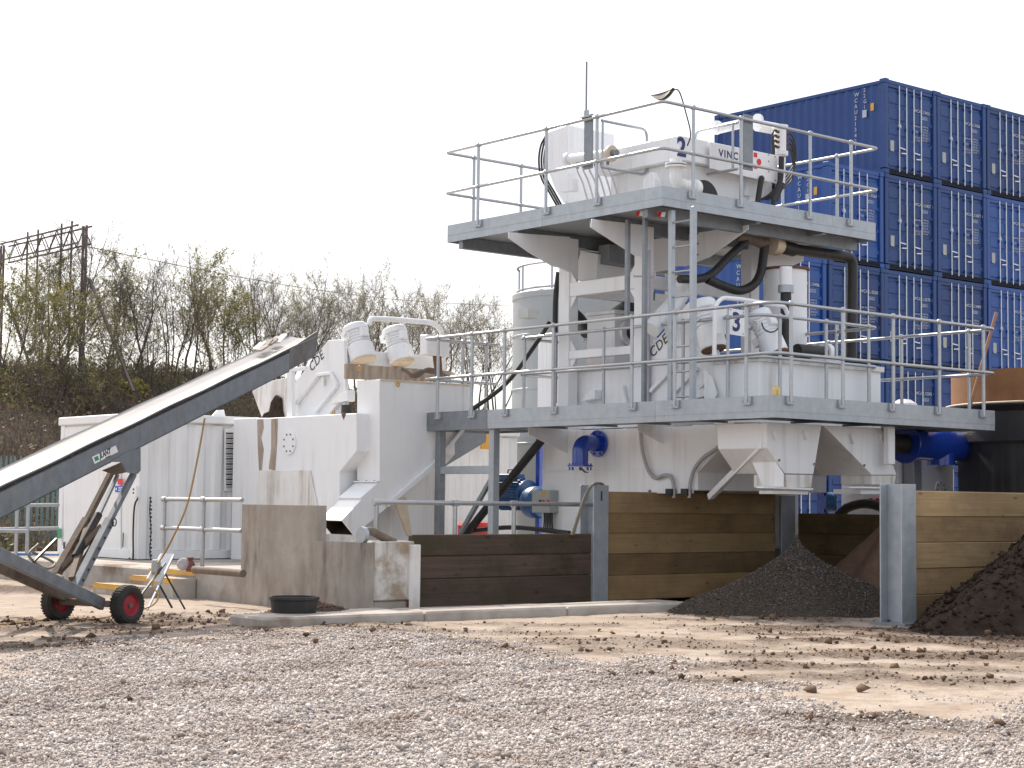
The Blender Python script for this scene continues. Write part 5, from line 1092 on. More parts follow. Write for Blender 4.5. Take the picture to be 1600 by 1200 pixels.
# vibrating screen with motors
S1 = 13.05
t = thing('vibrating_screen', 'white vibrating screen with lettered side plate beside the conveyor head', 'screen', (S1, 18.0, 2.2))
out = [(455, 651), (457, 603), (512, 532), (535, 530), (541, 560), (541, 648)]
plate('side_plate', out, (.02, 0, 0), WHITE, t, X=S1); plate('side_plate', out, (.02, 0, 0), WHITE, t, X=14.75)
for a, b, w_ in (((462, 632), (497, 587), .05), ((493, 644), (527, 602), .05), ((516, 645), (534, 624), .05), ((497, 586), (518, 583), .04), ((517, 583), (527, 602), .04), ((505, 590), (505, 603), .03)):
    g = G(); g.bar(at(*a, X=S1 - .03), at(*b, X=S1 - .03), .04, w_ * 1.15, (1, 0, 0)); g.obj('rib', WHITE, t, bevel=.004)
g = G(); g.bar(at(538, 532, X=S1 - .03), at(541, 640, X=S1 - .03), .06, .05, (1, 0, 0)); g.obj('end_post', WHITE, t, bevel=.004)
text_mesh('CDE', .185, at(486, 582, X=S1 - .002), at(505, 559, X=S1) - at(486, 581, X=S1), Vector((0, 0, 1)) + Vector((0, .55, 0)), INKB, t, space=1.05)
plate('spring_mount', [(526, 631), (555, 627), (555, 610), (545, 616)], (-.12, 0, 0), WHITE, t, X=S1 - .01)
g = G(); c = at(542, 637, X=S1 - .07); g.cyl(c - Vector((0, 0, .07)), c + Vector((0, 0, .035)), .075, n=16); g.obj('rubber_spring', BLACKR, t)
yb_ = at(541, 560, X=S1).y
g = G(); g.box((S1 + .021, yb_ + .03, at(541, 575, X=S1).z), (14.749, yb_ + .3, at(541, 545, X=S1).z)); g.obj('motor_bridge', WHITE, t, bevel=.01)
g = G(); g.box((S1 - .02, yb_ - .06, at(541, 573, X=S1).z - .02), (14.81, yb_ - .02, at(541, 573, X=S1).z + .025)); g.obj('cross_angle', CREAM, t)
for px in (521, 561): q = at(px, 645 if px < 540 else 575, X=S1 - .1); g = G(); g.tube([q + Vector((0, .03 * math.cos(i * .63), .03 * math.sin(i * .63))) for i in range(10)], .009, 6, closed=True); g.obj('lifting_eye', YELLOW, t)
vib_motor('vibrator_motor', 'clean white vibrator motor nearest the lettered plate of the left screen', at(561, 536, Y=yb_ - .05), (.05, -.38, -.92), .172, .50)
vib_motor('vibrator_motor', 'clean white vibrator motor farther from the lettered plate of the left screen', at(622, 540, Y=yb_ - .05), (.05, -.38, -.92), .172, .50)
g = G(); g.tube(fillet(pz([(577, 507), (579, 498), (600, 498), (676, 504), (690, 516), (692, 560)], Y=yb_ - .15), .1), .036, 10); o = g.obj('guard_bar', WHITE); tag(o, 'bent white tube guard right of the left screen motors', 'guard')
t = thing('junction_box', 'white square junction box on a rusty stem behind the walkway end', 'box', at(688, 556, Y=18.3))
plate('box', [(667, 522), (703, 526), (703, 558), (667, 554)], (0, .16, 0), SIGNW, t, Y=18.3, bevel=.01)
plate('stem', [(680, 556), (690, 557), (692, 590), (684, 590)], (0, .06, 0), RUST, t, Y=18.33)
g = G()
for pts in ([(625, 575), (650, 588), (668, 577), (690, 583)], [(640, 590), (662, 580), (700, 588)]): g.tube(curve(pz(pts, Y=18.25), 5), .026, 8)
o = g.obj('muddy_hoses', MUDSTEEL); tag(o, 'muddy hoses lying along the chute top', 'hoses')
# chute
YC = 18.05
t = thing('side_chute', 'tall white chute with an open square spout above the splashed concrete block', 'chute', at(593, 752, Y=YC))
o = plate('body', [(593, 593), (737, 600), (737, 655), (675, 732), (593, 801.5), (563, 778), (593, 752)], (0, .5, 0), WHITE, t, Y=YC, bevel=.004)
g = G(); A = pz([(593, 752), (534, 813), (553, 837), (610, 788)], Y=YC); 
w_ = Vector((0, .5, 0)); th = .012
top = [A[0], A[1], A[1] + w_, A[0] + w_]
nrm = (A[1] - A[0]).cross(w_).normalized(); nrm = nrm if nrm.z > 0 else -nrm
g.prism(top, -nrm * th); g.obj('spout_top', SIGNW, t)
g = G(); g.prism([A[3], A[2], A[2] + w_, A[3] + w_], nrm * th); g.obj('spout_floor', WHITE_D, t)
for k in (0, 1):
    off = w_ * k + Vector((0, -.001 if k == 0 else .001 - th, 0)); g = G(); g.prism([p + off for p in A], Vector((0, th, 0))); g.obj('spout_side', WHITE, t)
ins = [A[0].lerp(A[3], .07), A[1].lerp(A[2], .07), A[2].lerp(A[1], .07), A[3].lerp(A[0], .07)]
for nm_, q_, v_ in (('lining', [ins[0] + w_ * .03, ins[1] + w_ * .03, ins[1] + w_ * .97, ins[0] + w_ * .97], -nrm * .004), ('lining', [ins[3] + w_ * .03, ins[2] + w_ * .03, ins[2] + w_ * .97, ins[3] + w_ * .97], nrm * .004), ('lining', [p + w_ * .03 for p in ins], Vector((0, .004, 0))), ('lining', [p + w_ * .96 for p in ins], Vector((0, .004, 0)))):
    g = G(); g.prism(q_, v_); g.obj(nm_, MUD, t)
zf_ = A[0] + w_ * .5
g = G(); g.box((A[0].x - .05, YC - .01, A[0].z - .012), (A[0].x + .004, YC + .51, A[0].z + .004)); f_ = g.obj('flange', WHITE, t)
bolts(f_, [A[0] + Vector((-.03, y, .004)) for y in (.07, .25, .43)], (0, 0, 1), .012, .01)
g = G(); g.box((A[0].x - .012, YC - .02, at(593, 594, Y=YC).z), (at(737, 600, Y=YC).x, YC + .52, at(593, 592, Y=YC).z)); g.obj('rim', CREAM, t)
c = at(622, 598, Y=YC - .01); g = G(); g.tube([c + Vector((.025 * math.cos(i * .63), 0, .025 * math.sin(i * .63) - .02)) for i in range(10)], .008, 6, closed=True); g.obj('lifting_eye', YELLOW, t)
g = G(); g.box((13.4, 18.4, .02), (at(690, 780, Y=18.4).x, 19.0, 1.85)); o = g.obj('chute_support', WHITE, bevel=.01); tag(o, 'white support housing behind the chute', 'frame')
plate('raking_leg', [(615, 777), (635, 777), (644, 838), (638, 838)], (0, .05, 0), CREAM, t, Y=18.1)
g = G(); g.tube(curve(pz([(568, 832), (580, 830), (592, 836), (616, 848)], Y=14.55), 5), .045, 10); o = g.obj('drain_pipe', MUDSTEEL); tag(o, 'muddy drain pipe below the chute spout', 'pipe')
g = G(); c = at(566, 836, Y=14.55); g.cyl(c - Vector((.02, 0, 0)), c + Vector((.03, 0, 0)), .085, n=16); g.obj('flange', GALV, o)
plate('lower_flange', [(737, 655), (675, 732), (604, 792), (600, 788), (672, 726), (733, 652)], (0, -.05, 0), WHITE, t, bevel=0, Y=YC - .002)
o = plate('end_board', [(541, 568), (705, 580), (705, 597), (541, 592)], (0, .05, 0), STAIN, None, Y=yb_ - .3); tag(o, 'tan mud-stained board below the left screen motors', 'board')
# folded plate between walkway and chute
o = plate('folded_chute', [(697, 690), (720, 662), (760, 662), (760, 690), (697, 728)], (0, .5, 0), GALV_D, None, Y=18.45); tag(o, 'grey steel side chute below the link walkway', 'chute')

# ---------------------------------------------------------------- pipe handrails by the plinth
t = thing('front_handrail', 'single galvanised pipe handrail above the dark timber wall', 'handrail', at(588, 845, Y=14.74)); YR = 14.76
zr = at(700, 786, Y=YR).z; xs = [at(x, 786, Y=YR).x for x in (588, 711, 803, 925)]
g = G(); g.cyl((xs[0], YR, zr), (xs[3], YR, zr), .026, n=12); g.obj('rail', GALV_B, t)
for x in xs[:3]: g = G(); g.cyl((x, YR, .74), (x, YR, zr), .025, n=12); o = g.obj('post', GALV_B, t); g = G(); g.cyl((x - .04, YR, zr), (x + .04, YR, zr), .036, n=12); g.obj('tee_fitting', GALV_B, o)
t = thing('slab_handrail', 'two-bar galvanised handrail on the slab beside the plinth', 'handrail', (10.35, 17.5, .3)); XR = 10.36
ys_ = [at(x, 800, X=XR).y for x in (257, 318, 378)]; z1_ = at(257, 780, X=XR).z; z2_ = at(257, 825, X=XR).z
for z, nm in ((z1_, 'top_rail'), (z2_, 'mid_rail')): g = G(); g.cyl((XR, ys_[0], z), (XR, ys_[2], z), .026, n=12); g.obj(nm, GALV_B, t)
for y in ys_[:2]:
    g = G(); g.cyl((XR, y, .31), (XR, y, z1_), .025, n=12); o = g.obj('post', GALV_B, t)
    for z in (z1_, z2_): g = G(); g.cyl((XR, y - .04, z), (XR, y + .04, z), .036, n=12); g.obj('tee_fitting', GALV_B, o)
t = thing('yard_handrail', 'two-bar galvanised handrail in front of the palisade fence', 'handrail', at(44, 870, D=25))
a = at(-40, 790, D=24.6); b = at(92, 789, D=25.4)
for dz, nm in ((0, 'top_rail'), (-.34, 'mid_rail')): g = G(); g.cyl(a + Vector((0, 0, dz)), b + Vector((0, 0, dz)), .027, n=10); g.obj(nm, GALV_B, t)
for f_ in (.5, .63): p = a.lerp(b, f_); g = G(); g.cyl(Vector((p.x, p.y, .1)), p, .026, n=10); g.obj('post', GALV_B, t)
t2 = at(0, 830, D=24.0); g = G(); g.cyl(at(-60, 829, D=23.5), at(42, 830, D=24.2), .026, n=10); o = g.obj('short_rail', GALV_B, t)
g = G(); g.cyl(at(20, 869, D=25), at(92, 871, D=25.2), .06, n=12); o = g.obj('blue_pipe', BLUEHOSE); tag(o, 'blue pipe lying along the slab left of the cabin', 'pipe')

# ---------------------------------------------------------------- white cabin
CX, CY = 11.4, 21.5; CZ0, CZ1 = .31, 2.32; CYB = at(91, 800, X=CX).y; CX1 = 18.2
t = thing('site_cabin', 'white steel site cabin behind the conveyor', 'cabin', (CX, CY, CZ0))
g = G(); g.box((CX + .03, CY + .05, CZ0), (CX1, CYB - .03, CZ1 - .12)); g.obj('shell', WHITE_C, t)
g = G(); g.box((CX - .03, CY - .03, CZ1 - .119), (CX1, CYB + .03, CZ1)); g.obj('roof_rim', WHITE_C, t, bevel=.015)
g = G(); n = 46; x = CX + .30; 
while x < CX1 - .2:
    g.prism([(x, CY + .049, CZ0 + .12), (x + .05, CY + .02, CZ0 + .12), (x + .15, CY + .02, CZ0 + .12), (x + .20, CY + .049, CZ0 + .12)], (0, 0, CZ1 - CZ0 - .26)); x += .28
g.obj('corrugated_side', WHITE_C, t)
g = G(); g.box((CX, CY, CZ0), (CX + .14, CY + .13, CZ1 - .12)); g.obj('corner_post', WHITE_C, t, bevel=.01)
g = G(); g.box((CX, CYB - .13, CZ0), (CX + .14, CYB, CZ1 - .12)); g.obj('corner_post', WHITE_C, t, bevel=.01)
g = G(); g.box((CX + .001, CY + .131, CZ0), (CX + .08, CYB - .131, CZ0 + .13)); g.obj('sill', WHITE_C, t, bevel=.005)
g = G(); g.box((CX + .145, CY, CZ0), (CX1, CY + .048, CZ0 + .115)); g.obj('side_sill', WHITE_C, t, bevel=.005)
d = plate('door', [(101, 668), (190, 662), (190, 866), (101, 860)], (-.02, 0, 0), WHITE_C, t, X=CX + .028, bevel=.006)
for y_ in (690, 852): p = at(101, y_, X=CX); g = G(); g.cyl(p - Vector((.01, 0, .05)), p + Vector((-.01, 0, .05)), .012, n=8); g.obj('hinge', INKB, d)
p = at(192, 855, X=CX); g = G(); g.cyl(p, p + Vector((0, 0, .20)), .008, n=6); g.obj('bolt_bar', INKB, d)
o = plate('warning_sign', [(184, 748), (192, 748), (192, 757), (184, 757)], (-.003, 0, 0), INKR, None, X=CX - .02, bevel=0); tag(o, 'small red warning notice on the cabin door', 'sign')
o = plate('safety_sign', [(180, 759), (192, 759), (192, 769), (180, 769)], (-.003, 0, 0), INKU, None, X=CX - .02, bevel=0); tag(o, 'small blue safety notice on the cabin door', 'sign')
c = at(181.8, 764, X=CX - .025); g = G(); g.cyl(c, c + Vector((-.003, 0, 0)), .018, n=12); g.obj('pictogram', SIGNW, o)
for k in range(3): plate('print_line', [(185, 761 + 2.5 * k), (191, 761 + 2.5 * k), (191, 762 + 2.5 * k), (185, 762 + 2.5 * k)], (-.001, 0, 0), SIGNW, o, bevel=0, X=CX - .0235)
o = plate('exit_sign', [(90, 826), (96, 826), (96, 841), (90, 841)], (-.003, 0, 0), GREENS, None, X=CX - .01, bevel=0); tag(o, 'small green notice at the left edge of the cabin', 'sign')
v_ = thing('louvre_vent', 'tall mesh louvre vent on the cabin side', 'vent', at(358, 766, Y=CY)); 
plate('frame', [(350, 670), (365, 671), (365, 768), (350, 767)], (0, -.03, 0), WHITE_C, v_, Y=CY + .018)
for k in range(22): y_ = 676 + 4 * k; plate('louvre', [(353, y_), (364, y_), (364, y_ + 2), (353, y_ + 2)], (0, -.01, 0), GREYBOX if k % 2 else INKB, v_, bevel=0, Y=CY - .0125)
p = at(216, 768, X=CX - .0); g = G(); g.box((CX - .07, p.y - .06, p.z - .08), (CX - .001, p.y + .06, p.z + .08)); o = g.obj('socket_box', SIGNW, bevel=.01); tag(o, 'white power socket box on the cabin corner', 'socket')
for dz in (.03, -.02): g = G(); g.cyl((CX - .071, p.y, p.z + dz), (CX - .078, p.y, p.z + dz), .014, n=10); g.obj('socket', INKB, o)
g = G(); g.tube(curve(pz([(215, 779), (210, 792), (208, 830), (208, 868), (206, 876), (202, 872)], X=CX - .04), 5), .013, 7); o = g.obj('power_lead', BLACKR); tag(o, 'black power lead hanging from the socket box', 'cable')
g = G(); pts = pz([(235, 776), (234, 800), (236, 830), (234, 860), (236, 874)], Y=CY - .03); g.tube(curve(pts, 5), .008, 6)
for k in range(16): p = at(235 + (k % 2), 778 + 6 * k, Y=CY - .03); g.ball(p, .016, 6)
o = g.obj('hanging_chain', INKB); tag(o, 'thin dark chain hanging on the cabin side', 'chain')
for px in (333, 352): q = at(px, 644, Y=CY + .2); 
o = plate('lifting_lug', [(330, 652), (340, 641), (350, 640), (353, 652)], (0, .04, 0), WHITE_C, None, Y=CY + .3); tag(o, 'white lifting lug on the cabin roof edge', 'lug')

# ---------------------------------------------------------------- things on and by the slab
g = G(); c = at(297, 893, Z=.30); g.lathe([(.05, 0), (.055, .02), (.055, .09), (.035, .12), (.03, .125), (.03, .15), (.038, .152), (.038, .165)], c, (0, 0, 1), 14); o = g.obj('gas_bottle', GASCYL); tag(o, 'small red-brown cylinder standing on the slab', 'cylinder')
c = at(286, 893, Z=.30); g = G(); g.lathe([(.045, -.05), (.07, -.03), (.075, 0), (.07, .03), (.045, .05)], c + Vector((0, 0, .085)), (1, .6, 0), 18); o = g.obj('pump_casing', GREYC); tag(o, 'grey round casing lying beside the red-brown cylinder', 'casing')
g = G(); g.cyl(at(303, 890, Z=.36), at(380, 896, Z=.36), .042, n=12); o = g.obj('suction_pipe', MUDSTEEL); tag(o, 'brown pipe lying on the slab below the handrail', 'pipe')
t = thing('trestle_stand', 'folding white and black trestle stand with a junction box before the slab', 'stand', at(250, 955, Z=0))
A = pz([(250, 866), (271, 866)], Y=16.2); B = pz([(228, 905), (249, 910)], Y=15.95)
g = G(); g.prism([A[0], A[1], B[1], B[0]], (.01, -.01, .01)); g.obj('board', SIGNW, t, bevel=.002)
g = G(); p_ = at(243, 886, Y=15.98); g.bar(p_ - Vector((0, 0, .07)), p_ + Vector((.02, .02, .07)), .12, .07, (1, -1, 0)); g.obj('junction_box', GREYBOX, t, bevel=.012)
for a, b in (((271, 868), (230, 953)), ((258, 880), (220, 930)), ((258, 896), (289, 952)), ((248, 912), (269, 950))):
    g = G(); g.bar(at(*a, Y=16.0), at(*b, Y=15.6 if b[0] < 240 else 15.9), .018, .018); g.obj('leg', BLACKR if a[0] != 271 else GALV, t)
g = G(); g.bar(at(262, 934, Y=15.9), at(280, 936, Y=15.9), .012, .012); g.obj('cross_bar', GALV, t)
g = G(); g.tube(curve([at(320, 654, D=17.9), at(308, 720, D=17.6), at(292, 790, D=17.4), at(270, 840, D=17.3), at(256, 866, D=17.3), at(246, 880, D=17.2)], 8), .010, 6); o = g.obj('extension_lead', ORANGE); tag(o, 'tan extension lead hanging from the conveyor down to the trestle stand', 'cable')
g = G(); g.tube(curve([at(246, 890, D=17.2), at(238, 915, D=17.1), at(248, 930, D=17.0), at(234, 948, D=16.9), at(180, 962, Z=.012), at(125, 968, Z=.012), at(110, 955, Z=.02), at(70, 968, Z=.012), at(20, 974, Z=.012), at(-30, 978, Z=.012)], 8), .008, 6); o = g.obj('yellow_lead', ORANGE); tag(o, 'thin tan cable trailing over the ground below the conveyor wheels', 'cable')
c = at(459, 966, Z=.03); t = thing('black_tub', 'black round plastic tub standing before the plinth', 'tub', (c.x, c.y, .02))
g = G(); g.lathe([(.20, 0), (.225, .19), (.24, .20), (.24, .225), (.215, .225), (.21, .19), (.185, .02)], (c.x, c.y, .01), (0, 0, 1), 28); g.obj('bowl', BLACKR, t)
g = G(); g.tube([Vector((c.x - .10, c.y - .21, .08)) + Vector((.09 * math.cos(i * .4), 0, -.05 * math.sin(i * .4))) for i in range(9)], .006, 6); g.obj('handle', GALV, t)

# ---------------------------------------------------------------- conveyor
CU = Vector((math.cos(.58), math.sin(.58), 0)); CN = Vector((math.sin(.58), -math.cos(.58), 0)); CP = Vector((7.6, 14.78, 0))
def cv(px, py, off=0.):
    """point on the conveyor's near side plane, off metres behind it"""
    d = C_F + C_R * ((px - 800) / F_PX) - C_U * ((py - 600) / F_PX); p0 = CP - CN * off
    return CAM + d * ((p0 - CAM).dot(CN) / d.dot(CN))
BW = .36
t = thing('belt_conveyor', 'grey mobile belt conveyor on red wheels feeding the left screen', 'conveyor', (7.5, 15.0, 0))
b0, b1, t0_, t1_ = cv(0, 811), cv(446, 584), cv(0, 769), cv(446, 550)
dirb = (b1 - b0); sb = dirb.z / dirb.dot(CU)
def along_c(s, h): return CP + CU * s + Vector((0, 0, h))
s0 = (b0 - CP).dot(CU); hb = b0.z; hgt = .49 * ((t0_.z - b0.z) + (t1_.z - b1.z))
def lo(s): return hb + (s - s0) * sb
sA, sB = s0 - 1.9, (cv(452, 580) - CP).dot(CU)
for off, nm in ((0, 'side_channel'), (BW, 'side_channel')):
    g = G(); q = [along_c(sA, lo(sA)) - CN * off, along_c(sB, lo(sB)) - CN * off, along_c(sB, lo(sB) + hgt) - CN * off, along_c(sA, lo(sA) + hgt) - CN * off]; g.prism(q, -CN * .012)
    for e in (0, 2): 
        a, b = (q[0], q[1]) if e == 0 else (q[3], q[2]); g.prism([a, b, b - CN * .05, a - CN * .05], Vector((0, 0, .012 if e == 0 else -.012)))
    o = g.obj(nm, GALV_D, t)
sH = (cv(494, 545) - CP).dot(CU)
g = G(); g.prism([along_c(sB + .003, lo(sB) + .02) + CN * .002, along_c(sH, lo(sH) + .03), along_c(sH + .03, lo(sH) + hgt + .10), along_c(sB + .003, lo(sB) + hgt + .03)], -CN * .014); g.obj('head_plate', GALV_MUD_REFL, t)
g = G(); g.prism([along_c(sB, lo(sB) + .02) - CN * BW, along_c(sH, lo(sH) + .03) - CN * BW, along_c(sH + .03, lo(sH) + hgt + .10) - CN * BW, along_c(sB, lo(sB) + hgt + .03) - CN * BW], -CN * .014); g.obj('head_plate', GALV_MUD_REFL, t)
pd = along_c(sH - .08, lo(sH) + .11); g = G(); g.cyl(pd - CN * .02, pd - CN * (BW - .02), .09, n=18); g.obj('head_drum', MUDSTEEL, t)
# troughed belt, a little above the channels
g = G(); prf = [(-.005, .045), (.05, .036), (.12, .022), (BW / 2, .014), (BW - .12, .022), (BW - .05, .036), (BW + .005, .045)]; M = 40
rows = []
for i in range(M + 1):
    s = sA + .1 + (sH - .02 - sA - .1) * i / M; rows.append([along_c(s, lo(s) + hgt + z + .004 * math.sin(i * .9) * (z > .04)) - CN * o_ for o_, z in prf])
k = len(prf); vs_ = [p for r_ in rows for p in r_] + [p - Vector((0, 0, .012)) for r_ in rows for p in r_]; N0 = (M + 1) * k; fs_ = []
for i in range(M):
    for j in range(k - 1): a = i * k + j; fs_ += [(a, a + 1, a + k + 1, a + k)[::-1], (a + N0, a + 1 + N0, a + k + 1 + N0, a + k + N0)]
    for j in (0, k - 1): a = i * k + j; f__ = (a, a + k, a + k + N0, a + N0); fs_.append(f__ if j == 0 else f__[::-1])
g.add(vs_, fs_, True); g.obj('belt', BELT, t)
g = G(); q = [along_c(sA, lo(sA) + hgt + .014), along_c(sB, lo(sB) + hgt + .014)]; g.prism([q[0], q[1], q[1] + Vector((0, 0, .014)), q[0] + Vector((0, 0, .014))], -CN * .012); g.obj('rubber_skirt', BLACKR, t)
for f_ in np.linspace(.05, .97, 9):
    s = sA + (sB - sA) * f_; p = along_c(s, lo(s) + hgt - .02); g = G(); g.cyl(p - CN * .013, p - CN * (BW - .001), .035, n=10); g.obj('roller', MUDSTEEL, t)
for k in range(7):
    s = sB - .42 + .09 * k + R2.uniform(-.02, .02); p = along_c(s, lo(s) + hgt + .10) - CN * R2.uniform(.16, .3); g = G(); g.bar(p, p + Vector((.16, .1, .07 + .02 * (k % 3))), .07, .02); o = g.obj('loose_offcut', SIGNW if k % 2 else CONC_L); tag(o, 'pale offcut lying on the belt near the conveyor head, number %s from the head' % ['seventh', 'sixth', 'fifth', 'fourth', 'third', 'second', 'first'][k], 'offcut', 'offcuts on the belt')
# maker's sticker
q = [cv(143, 714), cv(180, 696), cv(184, 706), cv(147, 725)]; off = CN * .003
g = G(); g.prism([p + off for p in q], CN * .002); st = g.obj('sticker', SIGNW, t)
rt = (q[1] - q[0]).normalized(); upv = CN.cross(rt); upv = upv if upv.z > 0 else -upv
g = G(); g.prism([cv(146, 715) + off * 1.7, cv(152, 712) + off * 1.7, cv(154, 718) + off * 1.7, cv(148, 721) + off * 1.7], CN * .001); g.obj('green_mark', GREENS, st)
text_mesh('JLANT', .072, cv(155.5, 716.5) + CN * .004, rt, upv, INKB, st, bold=.002)
g = G(); g.prism([cv(164, 715) + off * 1.8, cv(172, 711) + off * 1.8, cv(172.3, 712) + off * 1.8, cv(164.3, 716) + off * 1.8], CN * .001); g.obj('fine_print', INKB, st)
# gusset, telescopic legs, ram, chassis
g = G(); g.prism([cv(172, 722) + CN * .013, cv(188, 722) + CN * .013, cv(196, 738) + CN * .013, cv(213, 741) + CN * .013, cv(218, 735) + CN * .013, cv(218, 700) + CN * .013, cv(196, 706) + CN * .013], -CN * .012); g.obj('leg_gusset', GALV_D, t)
g = G(); g.prism([cv(160, 735, .30), cv(180, 742, .30), cv(198, 738, .30), cv(190, 722, .30)], -CN * .012); g.obj('rear_gusset', MUDSTEEL, t)
legs = [((209, 740), (172, 812), (112, 930), .05, GALV_D), ((174, 738), (136, 812), (86, 900), .46, MUDSTEEL)]
for a, m_, b, off, mt in legs:
    g = G(); g.bar(cv(*a, off), cv(m_[0] - 3, m_[1] + 6, off), .055, .05, CN); g.obj('leg_inner', mt, t, bevel=.004)
    g = G(); g.bar(cv(*m_, off), cv(*b, off), .08, .07, CN); lg = g.obj('leg_outer', mt, t, bevel=.004)
    for k in range(6):
        f_ = .1 + .14 * k; p = cv(m_[0] + (b[0] - m_[0]) * f_, m_[1] + (b[1] - m_[1]) * f_, off) + CN * .041; g = G(); g.cyl(p, p + CN * .004, .012, n=8); g.obj('pin_hole', INKB, lg)
    p = cv(m_[0], m_[1] + 4, off); g = G(); g.tube([p + CN * .045 + (CU * math.cos(i * .63) + Vector((0, 0, 1)) * math.sin(i * .63)) * .035 for i in range(10)], .006, 6, closed=True); g.obj('locking_ring', INKB, lg)
g = G(); g.bar(cv(184, 742, .25), cv(154, 806, .25), .03, .03, CN); g.obj('ram_rod', GALV_B, t)
g = G(); g.cyl(cv(154, 804, .25), cv(118, 870, .25), .038, n=12); g.obj('ram_barrel', BLACKR, t)
for a, b, o0, o1 in (((160, 822), (95, 890), .08, .44), ((138, 818), (112, 905), .44, .1), ((162, 826), (118, 900), .1, .3)):
    g = G(); g.bar(cv(*a, o0), cv(*b, o1), .05, .05, CN); g.obj('cross_brace', MUDSTEEL, t)
wn_, wf_ = Vector((7.60, 14.50, .172)), Vector((7.32, 15.33, .172))
for a, b, off, mt in (((-60, 838), (160, 944), -.02, GALV_D), ((-60, 858), (118, 938), .52, MUDSTEEL)):
    g = G(); g.bar(cv(*a, off), cv(*b, off), .05, .11, (0, 0, 1)); g.obj('chassis_beam', mt, t, bevel=.005)
g = G(); g.bar(cv(60, 895, .05), cv(52, 885, .5), .06, .06); g.bar(cv(95, 905, .05), cv(85, 900, .5), .05, .05); g.obj('cross_member', MUDSTEEL, t)
g = G(); g.bar(wn_, wf_, .06, .06); g.obj('axle', MUDSTEEL, t)
axw = (wf_ - wn_).normalized()
for c, sg in ((wn_, -1), (wf_, 1)):
    g = G(); R_ = .178; w_ = .062
    g.lathe([(R_ * .56, -w_ * .8), (R_ * .72, -w_), (R_ * .9, -w_ * .95), (R_ * .985, -w_ * .6), (R_, -w_ * .2), (R_, w_ * .2), (R_ * .985, w_ * .6), (R_ * .9, w_ * .95), (R_ * .72, w_), (R_ * .56, w_ * .8)], c, axw, 40, cap=False)
    wh_ = g.obj('wheel', TYRE, t)
    g = G()
    for k in range(36):
        a = 2 * math.pi * k / 36; rad = (Vector((0, 0, 1)) * math.cos(a) + axw.cross(Vector((0, 0, 1))) * math.sin(a))
        for o_ in (-.036, -.012, .012, .036): g.bar(c + axw * (o_ + .004 * (k % 2)) + rad * (R_ - .012), c + axw * (o_ + .004 * (k % 2)) + rad * (R_ + .003), .016, .02, axw)
    g.obj('tread', TYRE, wh_)
    g = G(); g.lathe([(.012, -w_ * .55), (R_ * .30, -w_ * .5), (R_ * .5, -w_ * .45), (R_ * .58, -w_ * .85), (R_ * .58, w_ * .85), (R_ * .5, w_ * .45), (R_ * .3, w_ * .5), (.012, w_ * .55)], c, axw, 32); g.obj('rim', RIMRED, wh_)
    g = G(); g.cyl(c - axw * .05, c + axw * .05, .022, n=12); g.obj('hub', MUDSTEEL, wh_)
g = G(); g.tube(curve([cv(60, 850, .3), cv(45, 868, .25), cv(70, 888, .2), cv(85, 880, .3), cv(50, 862, .4)], 6), .012, 7); o = g.obj('coiled_hose', CABLE); tag(o, 'brown hose coiled on the conveyor chassis', 'hose')
g = G(); g.bar(cv(52, 878, .2), cv(88, 842, .2), .02, .02); o = g.obj('jack_handle', INKB); tag(o, 'dark jack handle sticking up from the conveyor chassis', 'handle')
# ---------------------------------------------------------------- pumps and boxes seen through the plant
c = at(806, 770, X=15.1); t = thing('pump_set', 'blue electric pump set behind the link walkway leg', 'pump', (15.1, c.y, .3))
a = at(781, 772, X=15.1); b = at(826, 772, X=15.1); dv = (b - a).normalized(); g = G(); g.cyl(a, b, .19, n=24); m_ = g.obj('motor', BLUEM, t)
for k in range(14):
    an = math.pi * (k + .5) / 14; rad = Vector((-1, 0, 0)) * math.sin(an) + Vector((0, 0, 1)) * math.cos(an); g = G(); g.bar(a.lerp(b, .08) + rad * .20, a.lerp(b, .92) + rad * .20, .008, .04, rad); g.obj('cooling_fin', BLUEM, m_)
g = G(); q = a.lerp(b, .45) + Vector((-.02, 0, .21)); g.box(q - Vector((.1, .16, .03)), q + Vector((.1, .16, .06))); g.obj('terminal_box', BLUEM, t, bevel=.01)
g = G(); g.tube(fillet([q + Vector((0, .08, .06)), q + Vector((0, .08, .12)), q + Vector((0, -.02, .12)), q + Vector((0, -.02, .06))], .03), .01, 6); g.obj('lifting_handle', INKB, t)
c = at(838, 785, X=15.05); g = G(); g.lathe([(.12, -.16), (.19, -.13), (.215, -.05), (.215, .05), (.19, .12), (.1, .15)], c, dv, 28); g.obj('volute', BLUEM, t)
g = G(); g.box((14.8, c.y - .25, .38), (15.4, a.y + .1, .62)); g.obj('bed_frame', BLUEM, t, bevel=.01)
c = at(742, 832, X=15.6); g = G(); g.lathe([(.24, 0), (.25, .03), (.25, .16), (.22, .2), (.1, .22)], (c.x, c.y, c.z - .06), (0, 0, 1), 24); o = g.obj('red_drum', REDP); tag(o, 'red drum top behind the dark timber wall', 'drum')
g = G(); g.tube([at(728, 835, X=14.25), at(784, 765, X=14.3), at(846, 688, X=14.4)], .055, 12); o = g.obj('delivery_hose', BLACKR); tag(o, 'thick dark hose slanting up behind the handrail to the platform', 'hose')
g = G(); g.box((15.2, at(838, 740, X=15.2).y - .06, .6), (15.34, at(838, 740, X=15.2).y + .02, 2.04)); o = g.obj('blue_column', BLUEP, bevel=.006); tag(o, 'narrow blue steel column left of the sump tank', 'column')
XBX = TX - .005; p = at(848, 801, X=XBX); q = at(873, 766, X=XBX); t = thing('control_box', 'grey control box with red and orange buttons on the sump tank corner', 'control box', p)
g = G(); g.box((XBX - .16, q.y, p.z), (XBX, p.y + .03, q.z)); g.obj('case', GREYBOX, t, bevel=.006)
